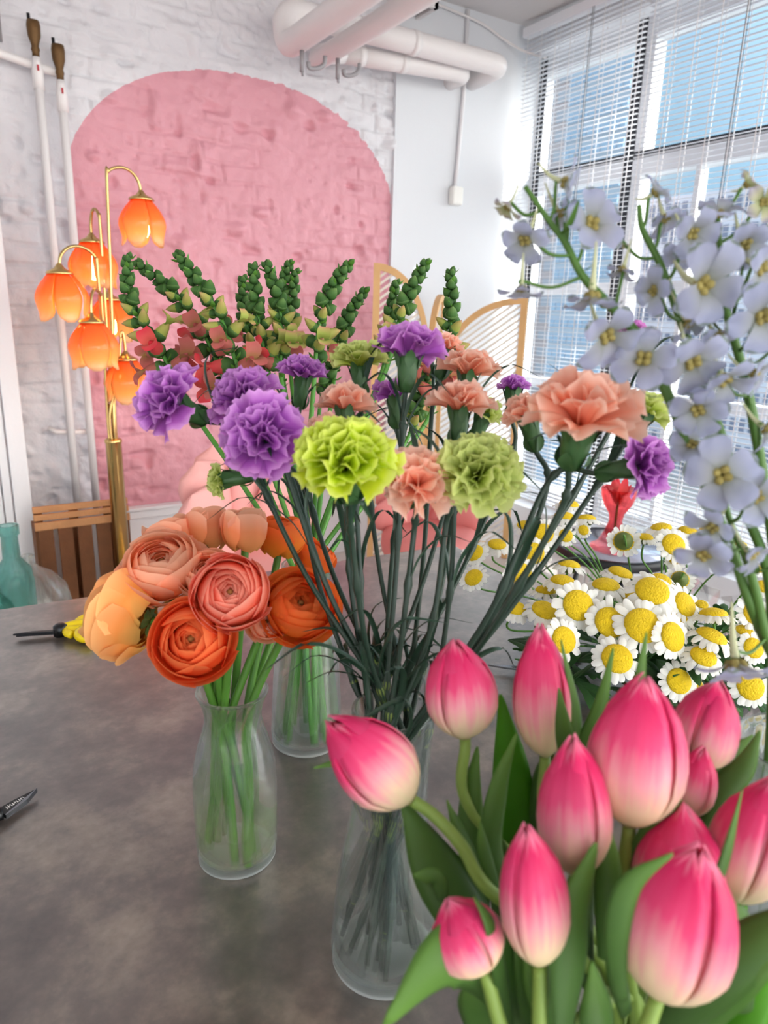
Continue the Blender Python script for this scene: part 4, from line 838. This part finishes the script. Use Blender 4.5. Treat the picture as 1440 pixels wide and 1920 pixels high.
# ================= TULIPS =================
def tulip(tip, base, wpx, d, lab, seed, open_=0., dd=0.0, stem_via=None, face=0.):
    rs = np.random.RandomState(seed); T_ = W(*tip, d-dd); B_ = W(*base, d+dd); a = unit(T_-B_); Lt = np.linalg.norm(T_-B_); Wd = wpx*d/F; e1, e2 = perp(a)
    out = unit((B_-VT)*[1, 1, .001]); an = rs.rand()*6.28
    bot = VT+np.array([-out[0]*.02+.018*math.cos(an), -out[1]*.02+.018*math.sin(an), .013]); nk = VT+np.array([out[0]*.028+.012*math.cos(an), out[1]*.028+.012*math.sin(an), .195])
    if stem_via is not None: via = [W(*q) for q in stem_via]
    else:
        q = B_-a*min(.05, .35*np.linalg.norm(B_-nk)); via = [q]
    path = spline([bot, (bot+nk)/2, nk]+via+[B_], 9)
    rt = thing('tulip', bot, lab, 'tulip')
    MB().tube(path, np.linspace(.0045, .0036, len(path)), 10).build('stem', M['stem_tulip'], rt)
    p0 = rs.rand()*6.28 if face == 0 else face
    for k_ in range(6):
        inner = k_ % 2; ph = p0+k_*PI/3; sc = (.93 if inner else 1.03); ln_ = 1-.05*rs.rand()+(.0 if inner else -.03); opn = open_*(1 if not inner else .4)+.05*rs.randn()
        nv, nu = 17, 13; Vv = np.zeros((nv, nu, 3)); A = np.zeros((nv, nu, 3)); sg = rs.rand()
        for i in range(nv):
            v = i/(nv-1); r = Wd/2*sc*np.interp(v, [0, .06, .15, .3, .45, .6, .75, .87, 1], [.12, .42, .74, .97, 1.0, .93, .75, .48, .07+.35*opn]); r *= 1+opn*.5*v*v
            al = (1.02 if not inner else .98)*np.interp(v, [0, .2, .6, .8, .92, 1], [1.1, 1.0, .95, .92, .75, .12])
            for j in range(nu):
                u = -1+2*j/(nu-1); t_ = ph+u*al; rr = r*(1+.035*(u*u if not inner else -u*u)-.045*math.exp(-(u/.12)**2)*(1 if not inner else 0)*(v > .1)*math.sin(PI*v))+Wd*.012*math.sin(4*u+sg*6+5*v)*v
                Vv[i, j] = B_+a*Lt*ln_*(v-.02*u*u*v*v)+rr*(e1*math.cos(t_)+e2*math.sin(t_)); A[i, j] = (v, sg, u*.5+.5)
        MB().grid(Vv, A).build('petal', M['tulip'], rt, solid=.0008)
    return rt
TL = [
 ((852, 1193), (872, 1384), 128, .46, 'pink and cream tulip at the upper left of the bunch, above the flask vase'),
 ((1012, 1163), (1022, 1418), 104, .46, 'slim pale pink tulip standing highest, in front of the chamomile'),
 ((612, 1345), (772, 1500), 138, .42, 'tulip bent far to the left over the carnation vase, tip pointing left'),
 ((1212, 1258), (1180, 1548), 172, .38, 'large pink tulip in the upper middle of the bunch'),
 ((1075, 1372), (1080, 1640), 132, .37, 'slender tulip in the centre, below the slim pale one'),
 ((1348, 1270), (1300, 1450), 115, .43, 'pink tulip at the upper right in front of the black bucket'),
 ((1322, 1398), (1285, 1530), 78, .40, 'small deep pink tulip between the upper middle and upper right ones'),
 ((985, 1540), (1012, 1808), 122, .34, 'deep pink tulip left of centre with a curled petal tip'),
 ((838, 1682), (905, 1815), 132, .35, 'short tulip bud at the lower left facing the viewer'),
 ((1282, 1500), (1262, 1730), 160, .37, 'tulip directly behind the largest front one'),
 ((1318, 1575), (1232, 1868), 205, .32, 'largest hot pink tulip at the front right'),
 ((1452, 1452), (1375, 1690), 140, .37, 'tulip cut by the right picture edge'),
]
for i, (tp, bs, wp, d, lab) in enumerate(TL):
    kw = {}
    if i == 2: kw = dict(stem_via=[(930, 1680, .41), (865, 1585, .415), (815, 1530, .42)])
    if i == 8: kw = dict(dd=-.0)
    tulip(tp, bs, wp, d, lab, 700+i, open_=.15 if i in (7, 2) else 0.0, **kw)
# tulip leaves: each belongs to the bunch's stems
TLF = [ # tulip index, path px+d, width px, bright
 (0, [(900, 1900, .45), (888, 1700, .455), (880, 1520, .46), (895, 1400, .465)], 60, 0), (0, [(960, 1700, .47), (962, 1560, .475), (955, 1430, .48), (938, 1302, .48)], 78, 1),
 (2, [(980, 1720, .43), (925, 1600, .43), (935, 1480, .435), (968, 1375, .44)], 42, 0), (2, [(960, 1860, .40), (880, 1720, .41), (810, 1610, .42), (755, 1500, .43)], 105, 0),
 (2, [(900, 1640, .425), (868, 1570, .43), (838, 1500, .43)], 34, 0), (2, [(940, 1700, .41), (910, 1600, .41), (900, 1540, .41)], 26, 0),
 (4, [(1060, 1950, .33), (1075, 1820, .335), (1085, 1700, .34), (1118, 1580, .345)], 92, 0), (10, [(1165, 1880, .31), (1158, 1760, .305), (1185, 1660, .305), (1262, 1600, .305)], 50, 0),
 (11, [(1330, 1700, .34), (1368, 1600, .345), (1392, 1480, .35)], 34, 0), (5, [(1310, 1560, .41), (1350, 1490, .41), (1395, 1440, .41), (1425, 1370, .41)], 48, 0), (5, [(1310, 1560, .415), (1345, 1480, .415), (1385, 1410, .42), (1412, 1378, .42)], 40, 0),
 (10, [(1230, 1960, .34), (1330, 1850, .33), (1420, 1760, .33), (1500, 1690, .33)], 95, 0), (10, [(1180, 1990, .35), (1290, 1900, .34), (1400, 1800, .33), (1520, 1740, .33)], 100, 0),
 (8, [(1040, 1990, .40), (950, 1830, .36), (850, 1800, .34), (720, 1925, .33)], 150, 0), (8, [(960, 1960, .36), (945, 1840, .35), (925, 1740, .34), (888, 1680, .34)], 48, 0),
 (7, [(1010, 1980, .37), (1000, 1880, .365), (985, 1780, .36), (960, 1690, .36)], 60, 0), (7, [(1090, 1990, .36), (1040, 1900, .35), (1010, 1830, .35), (985, 1790, .35)], 70, 0),
 (1, [(1075, 1560, .45), (1075, 1450, .45), (1080, 1330, .45), (1052, 1200, .45)], 34, 0), (1, [(1095, 1560, .45), (1085, 1440, .45), (1125, 1330, .45), (1150, 1215, .45)], 34, 0), (1, [(1090, 1520, .44), (1062, 1400, .435), (1048, 1290, .435)], 36, 0),
 (3, [(1180, 1420, .40), (1195, 1320, .40), (1212, 1185, .40)], 30, 0), (3, [(1160, 1700, .38), (1200, 1600, .375), (1235, 1540, .37), (1280, 1500, .37)], 40, 0),
 (4, [(1130, 1800, .36), (1140, 1650, .36), (1142, 1550, .36)], 50, 0), (1, [(1030, 1700, .47), (1005, 1560, .47), (1015, 1450, .47), (1040, 1400, .47)], 60, 0),
 (9, [(1180, 1900, .38), (1160, 1760, .38), (1150, 1640, .38)], 90, 0), (6, [(1300, 1850, .40), (1270, 1700, .40), (1262, 1580, .40)], 90, 0), (11, [(1400, 1900, .36), (1390, 1760, .36), (1330, 1640, .36)], 90, 0),
 (8, [(830, 1690, .385), (815, 1650, .385), (775, 1640, .385)], 40, 0), (3, [(1110, 1850, .39), (1095, 1700, .39), (1110, 1560, .395)], 80, 0), (9, [(1240, 1900, .36), (1290, 1800, .37), (1400, 1700, .38)], 70, 1),
 (2, [(760, 1500, .425), (690, 1440, .43), (640, 1430, .43), (588, 1440, .43)], 20, 0), (0, [(1000, 1850, .44), (965, 1700, .44), (930, 1560, .445)], 90, 0), (6, [(1350, 1990, .36), (1400, 1880, .37), (1470, 1800, .38)], 90, 1),
 (7, [(930, 1990, .38), (900, 1900, .37), (880, 1830, .37)], 90, 0), (4, [(1120, 1990, .34), (1130, 1900, .35), (1110, 1800, .36)], 90, 0),
]
tul = [o for o in bpy.data.objects if o.name.startswith('tulip') and o.get('category') == 'tulip']; tul.sort(key=lambda o: [t_[4] for t_ in TL].index(o['label']))
for i, (ti, pts, wp, br) in enumerate(TLF):
    rs = np.random.RandomState(900+i); P = spline([W(*q) for q in pts], 8); dm = pts[len(pts)//2][2]
    nrm = dirw(.5*rs.randn(), .3, 1)
    mb = MB(); blade(mb, P, wp*dm/F, nrm, -.35, att=rs.rand(), prof=lambda v: (.45+.55*math.sin(PI*min(1, v*1.1)))*(1 if v < .55 else math.sqrt(max(0, 1-((v-.55)/.455)**2))), twist=.5*rs.randn())
    mb.build('leaf', M['leaf_tulip_bright' if br else 'leaf_tulip'], tul[ti], solid=.0006)
# ================= CHAMOMILE =================
BK = np.array([1.36, .93, 0.])
rt = thing('flower_bucket', BK, 'black bucket on the floor beyond the table, filled with chamomile', 'bucket')
MB().lathe([(0, .0), (.13, 0), (.135, .01), (.175, .56), (.18, .57), (.176, .572), (.168, .56), (.128, .02), (0, .02)], BK, 40).build('body', M['black'], rt)
rs = np.random.RandomState(5); mb = MB(); 
n_ = 40; Vv = np.zeros((7, n_+1, 3))
for i in range(7):
    for j in range(n_+1):
        t_ = -PI*.9+j*PI*1.1/n_; r = .19+.04*i/6+.018*math.sin(j*1.7+i)+.01*rs.randn(); Vv[i, j] = BK+[r*math.cos(t_), r*math.sin(t_), .42+.045*i+.012*math.sin(j*.9)]
mb.grid(Vv); tag(mb.build('cellophane_wrap', M['cello'], smooth=False), 'crinkled clear cellophane around the chamomile stems behind the table edge', 'wrapping')
def daisy(mbp, mbd, C, R, a, rs, dome=.42, drop=.12):
    e1, e2 = perp(a); rd = R*.63; npt = 21
    prof = [(rd*math.cos(t_), rd*dome*math.sin(t_)) for t_ in np.linspace(0, PI/2, 8)]; prof = [(rd*.7, -rd*.18)]+prof
    mbd.lathe(prof, C, 18, a)
    for q in range(npt):
        ph = q*2*PI/npt+.08*rs.randn(); er = e1*math.cos(ph)+e2*math.sin(ph); et = np.cross(a, er); Lp = R*(1+.05*rs.randn()); hw = R*.14; Vv = np.zeros((5, 5, 3)); A = np.zeros((5, 5, 3)); sg = rs.rand(); dz = drop+.05*rs.randn()
        for i, v in enumerate((0, .3, .6, .88, 1)):
            rr = rd*.8+(Lp-rd*.8)*v; ww = hw*(.7, .95, 1.08, .85, .35)[i]
            for j, u in enumerate((-1, -.5, 0, .5, 1)): Vv[i, j] = C+er*rr+et*u*ww+a*(-R*dz*v*v-R*.03*u*u+R*.03*(q % 2)); A[i, j] = (v, sg, u*.5+.5)
        mbp.grid(Vv, A)
SP = [
 ('chamomile spray in the foreground row, its heads facing the viewer above the big tulip', [(1144, 1167, 76, .98, 'f'), (1205, 1173, 88, .96, 'f'), (1157, 1235, 74, .94, 'f')]),
 ('chamomile spray left of the front row with the widest open head', [(1084, 1135, 76, 1.0, 'f'), (1021, 1144, 62, 1.03, 'u'), (965, 1140, 58, 1.05, 'u'), (1057, 1200, 66, .96, 'r'), (1031, 1167, 44, 1.02, 'r')]),
 ('chamomile spray behind the front row, topped by the roundest head', [(1223, 1108, 80, 1.0, 'u'), (1182, 1117, 45, 1.04, 'u'), (1240, 1087, 48, 1.06, 'u'), (1284, 1133, 62, 1.0, 'r')]),
 ('chamomile spray right of the front row, heads turned to the right', [(1261, 1194, 72, .95, 'r'), (1269, 1154, 52, 1.0, 'u'), (1315, 1133, 32, 1.04, 'u'), (1319, 1231, 62, .94, 'u')]),
 ('chamomile spray with two flat heads stacked before the delphinium stems', [(1338, 1152, 66, .98, 's'), (1334, 1194, 74, .96, 's'), (1396, 1183, 42, 1.0, 'u')]),
 ('lowest chamomile spray, heads hanging over the black bucket', [(1273, 1277, 62, .95, 'f'), (1307, 1285, 42, .97, 'r'), (1407, 1287, 66, .92, 'f')]),
 ('chamomile spray at the right picture edge behind the delphiniums', [(1415, 1150, 58, 1.0, 'f'), (1413, 1215, 50, .97, 'f'), (1432, 1100, 40, 1.06, 'u'), (1421, 1066, 28, 1.15, 'u')]),
 ('chamomile spray of side-on heads in the middle of the bucket', [(1136, 1098, 66, 1.05, 's'), (1163, 1075, 60, 1.1, 's'), (1055, 1090, 60, 1.08, 's'), (1023, 1108, 50, 1.1, 's'), (1067, 1060, 54, 1.12, 's')]),
 ('chamomile spray at the left behind the carnation stems', [(1000, 1037, 54, 1.15, 'f'), (977, 1077, 60, 1.1, 'r'), (888, 1083, 46, 1.15, 'l'), (890, 1037, 45, 1.2, 'l'), (932, 1021, 44, 1.25, 'u'), (984, 985, 38, 1.35, 'u')]),
 ('tall chamomile spray reaching up under the peach carnation', [(1019, 1000, 50, 1.25, 'f'), (1059, 969, 50, 1.3, 's'), (1067, 946, 48, 1.35, 's'), (1100, 973, 46, 1.3, 's'), (1094, 994, 26, 1.28, 'f'), (1061, 1004, 34, 1.25, 'f')]),
 ('single chamomile head turned away, showing its green back before the round table', [(1169, 1015, 50, 1.2, 'b')]),
 ('tall chamomile spray right of the round table with bent necks', [(1209, 1008, 40, 1.2, 's'), (1240, 990, 50, 1.22, 's'), (1263, 1021, 56, 1.15, 'f'), (1269, 1048, 36, 1.15, 'l'), (1275, 1087, 44, 1.1, 'b')]),
 ('tall chamomile spray behind the delphinium at the far right', [(1290, 996, 46, 1.25, 's'), (1330, 994, 46, 1.25, 's'), (1386, 1021, 36, 1.25, 's')]),
]
FD = dict(f=(0, .35, .95), u=(0, .8, .6), s=(.08, .97, .22), r=(.4, .35, .8), l=(-.4, .5, .6), b=(.25, -.2, -.8))
for si, (lab, heads) in enumerate(SP):
    rs = np.random.RandomState(1200+si); H = [W(q[0], q[1], q[3]) for q in heads]; cen = np.mean(H, axis=0)
    bot = BK+[.06*rs.randn(), .06*rs.randn(), .03]; br = cen*.62+(BK+[0, 0, .55])*.38; rt = thing('chamomile', bot, lab, 'chamomile')
    jn = BK+unit((cen-BK)*[1, 1, 0])*.12+[0, 0, .57]
    mb = MB(); mb.tube(spline([bot, jn*.5+bot*.5, jn, br], 6), .0028, 7)
    for (px, py, dp, d, fc), C in zip(heads, H):
        a = dirw(*(np.array(FD[fc])+.08*rs.randn(3))); R = dp*1.25/2*d/F; 
        if fc == 's': R *= .98
        bm = MB(); bd = MB(); daisy(bm, bd, C, R, a, rs, dome=.5 if fc == 's' else .4, drop=.3 if fc in 'su' else .1)
        hd = bm.build('flower_head', M['daisy'], rt); bd.build('disc', M['disc'], hd)
        if fc == 'b': MB().lathe([(0, -.014), (R*.3, -.010), (R*.5, -.003), (R*.55, .0)], C-a*R*.12, 14, a).build('sepals', M['sepal'], rt)
        else: MB().lathe([(0, -.010), (R*.3, -.008), (R*.5, -.002), (R*.5, .0)], C-a*R*.12, 12, a).build('sepals', M['sepal'], rt)
        q = C-a*R*.14; mb.tube(spline([br*.85+jn*.15, br*.5+q*.5-[0, 0, .01], q-a*.035, q], 6), .0018, 6)
    mb.build('stem', M['stem_green'], rt)
    mb = MB(); cnt = (52 if si < 7 else 9) if si not in (10,) else 3
    for q in range(cnt):
        t_ = rs.rand(); t_ = t_ if si < 7 else t_*.55; P = (jn*(1-t_)+H[rs.randint(len(H))]*t_*.92+jn*t_*.08)+rs.randn(3)*[.03, .03, .015]-[0, 0, .03]; e = unit(rs.randn(3)+[0, 0, .2]); Ll = .035+.03*rs.rand()
        for lob in range(5):
            d_ = unit(e+.9*(lob-2)*.4*perp(e)[0]); st = P+e*Ll*.18*(lob % 3); blade(mb, spline([st, st+d_*Ll*.5, st+d_*Ll*.85-[0, 0, .006]], 3), .015, perp(e)[1], .2, att=rs.rand())
    if cnt: mb.build('foliage', M['leaf_dark'], rt)
# ================= DELPHINIUMS =================
def floret(C, R, a, rs, parent, pedfrom, m='delph', spur=True):
    a = unit(a+.35*rs.randn(3)-[0, 0, .35]); e1, e2 = perp(a); mb = MB(); r0 = rs.rand()*6
    for q in range(5):
        ph = r0+q*2*PI/5+.1*rs.randn(); er = e1*math.cos(ph)+e2*math.sin(ph); et = np.cross(a, er); Lp = R*(1+.08*rs.randn()); cup = .45+.5*rs.rand(); sg = rs.rand(); nv, nu = 9, 9
        Vv = np.zeros((nv, nu, 3)); A = np.zeros((nv, nu, 3)); w1 = rs.rand()*6
        for i in range(nv):
            v = i/(nv-1); hw = R*.38*np.interp(v, [0, .25, .5, .75, .9, 1], [.18, .55, .92, 1, .72, .12])
            for j in range(nu):
                u = -1+2*j/(nu-1); Vv[i, j] = C+er*Lp*(v)+et*u*hw+a*(R*(cup*math.sin(v*2.4)*.6+.10*u*u*hw/R+.04*math.sin(4*u+w1+5*v)*v)); A[i, j] = (v, sg, u*.5+.5)
        mb.grid(Vv, A)
    fl = mb.build('floret', M[m], parent)
    b = MB()
    for q in range(4):
        ph = q*PI/2+r0; er = e1*math.cos(ph)+e2*math.sin(ph); b.lathe([(0, 0), (R*.11, R*.04), (R*.13, R*.16), (R*.08, R*.26), (0, R*.30)], C+er*R*.10+a*R*.02, 8, unit(a+er*.35))
    b.build('centre', M['bee'], fl)
    if spur:
        s0 = C-a*R*.02; up = np.array([0, 0, 1.]); MB().tube(spline([s0, s0-a*R*.5+up*R*.12, s0-a*R*1.0+up*R*.45], 5), np.linspace(R*.12, R*.03, 11), 8).build('spur', M['spur'], fl)
    q = C-a*R*.05; pf = np.asarray(pedfrom); mid = (q+pf)/2+[0, 0, -.004]; MB().tube(spline([pf, mid, q-a*R*.15, q], 5), .0011, 6).build('pedicel', M['stem_delph'], parent)
def delph(pts, fls, lab, seed, r=.003):
    rs = np.random.RandomState(seed); up = [W(*p) for p in pts]; an = rs.rand()*6.28
    bot = VD+[.02*math.cos(an), .02*math.sin(an), .013]; nk = VD+[.02*math.cos(an)-.015, .02*math.sin(an), .245]
    path = spline([bot, (bot+nk)/2, nk]+up, 8); m_ = len(path); rt = thing('delphinium', bot, lab, 'delphinium')
    MB().tube(path, np.interp(np.linspace(0, 1, m_), [0, .6, 1], [r*1.15, r, r*.45]), 9).build('stem', M['stem_delph'], rt)
    pu = spline(up, 12)
    for (px, py, dp, d, ax, *o_) in fls:
        C = W(px, py, d); R = dp/2*d/F; dd = np.linalg.norm(pu-(C-[0, 0, .02]), axis=1); pf = pu[int(np.argmin(dd))]
        floret(C, R, dirw(*ax), rs, rt, pf, *(o_ or ['delph']))
    for q in range(4):
        P = pu[rs.randint(len(pu)-2)]; e = unit(rs.randn(3)); blade(mb := MB(), spline([P, P+e*.012+[0, 0, .006], P+e*.022+[0, 0, .018]], 4), .004, e, .2); mb.build('leaf', M['stem_delph'], rt)
delph([(1432, 1195, .44), (1375, 1040, .43), (1310, 880, .415), (1252, 740, .41), (1209, 645, .41), (1151, 580, .41), (1093, 518, .41), (1060, 455, .41), (1030, 415, .41), (985, 350, .41)],
 [(954, 385, 62, .42, (-.2, -.6, .2), 'delph_bud'), (1052, 340, 92, .41, (.6, .3, .1)), (1046, 395, 85, .42, (.3, -.7, .2)), (987, 445, 100, .40, (-.3, -.3, .6)), (1104, 424, 125, .41, (.2, -.1, .6)), (978, 535, 80, .40, (-.3, -.75, .2)),
  (1111, 545, 120, .385, (-.2, -.6, .6)), (1133, 625, 130, .385, (-.1, -.1, .9)), (1209, 675, 125, .385, (.1, -.1, .9)), (1169, 500, 70, .41, (-.2, -.8, .1))],
 'delphinium stem arching farthest left across the window', 1401)
delph([(1445, 1120, .45), (1400, 960, .44), (1340, 780, .43), (1290, 640, .42), (1240, 500, .42), (1205, 430, .42), (1198, 385, .42)],
 [(1223, 365, 75, .42, (.7, .2, .1)), (1245, 405, 80, .42, (.7, -.1, .2)), (1165, 455, 34, .42, (-.3, -.7, .1), 'delph_bud'), (1292, 435, 110, .40, (.0, -.2, .9)), (1230, 545, 88, .40, (-.6, -.3, .5)), (1310, 533, 160, .385, (.0, -.15, .95)), (1288, 600, 95, .40, (.2, -.5, .6)), (1295, 672, 135, .385, (.1, -.1, .95)), (1310, 765, 110, .395, (-.2, -.6, .5)), (1340, 625, 90, .40, (.3, -.2, .8))],
 'delphinium stem in the middle with the biggest open floret', 1402)
delph([(1470, 1150, .45), (1440, 950, .43), (1415, 800, .42), (1392, 690, .415), (1360, 575, .41), (1350, 470, .41), (1345, 400, .41)],
 [(1345, 408, 95, .41, (.1, .3, .8)), (1393, 453, 110, .40, (.3, -.1, .9)), (1420, 500, 115, .395, (.2, -.2, .9)), (1425, 590, 135, .385, (.1, -.3, .9)), (1353, 706, 120, .385, (.1, -.2, .9)), (1430, 378, 75, .40, (.2, -.5, .3), 'delph_bud'), (1408, 700, 95, .395, (.5, 0, .7)), (1432, 800, 95, .39, (.4, -.2, .8)), (1280, 470, 75, .42, (-.4, -.6, .4)), (1395, 350, 60, .42, (.2, .6, .3), 'delph_bud')],
 'upright delphinium stem near the right picture edge', 1403)
delph([(1480, 1240, .44), (1440, 1200, .43), (1420, 1120, .425), (1400, 1050, .42), (1370, 980, .415), (1345, 880, .41)],
 [(1352, 890, 150, .385, (.05, -.25, .9)), (1412, 930, 120, .39, (.4, -.3, .7)), (1340, 985, 100, .395, (-.4, -.6, .4)), (1320, 1035, 110, .40, (-.6, -.2, .4)), (1378, 1235, 150, .40, (-.1, -.9, .15)), (1405, 1035, 95, .40, (.4, -.2, .7)), (1300, 835, 85, .41, (-.5, -.1, .6))],
 'lowest delphinium stem, one floret hanging over the chamomile', 1404)
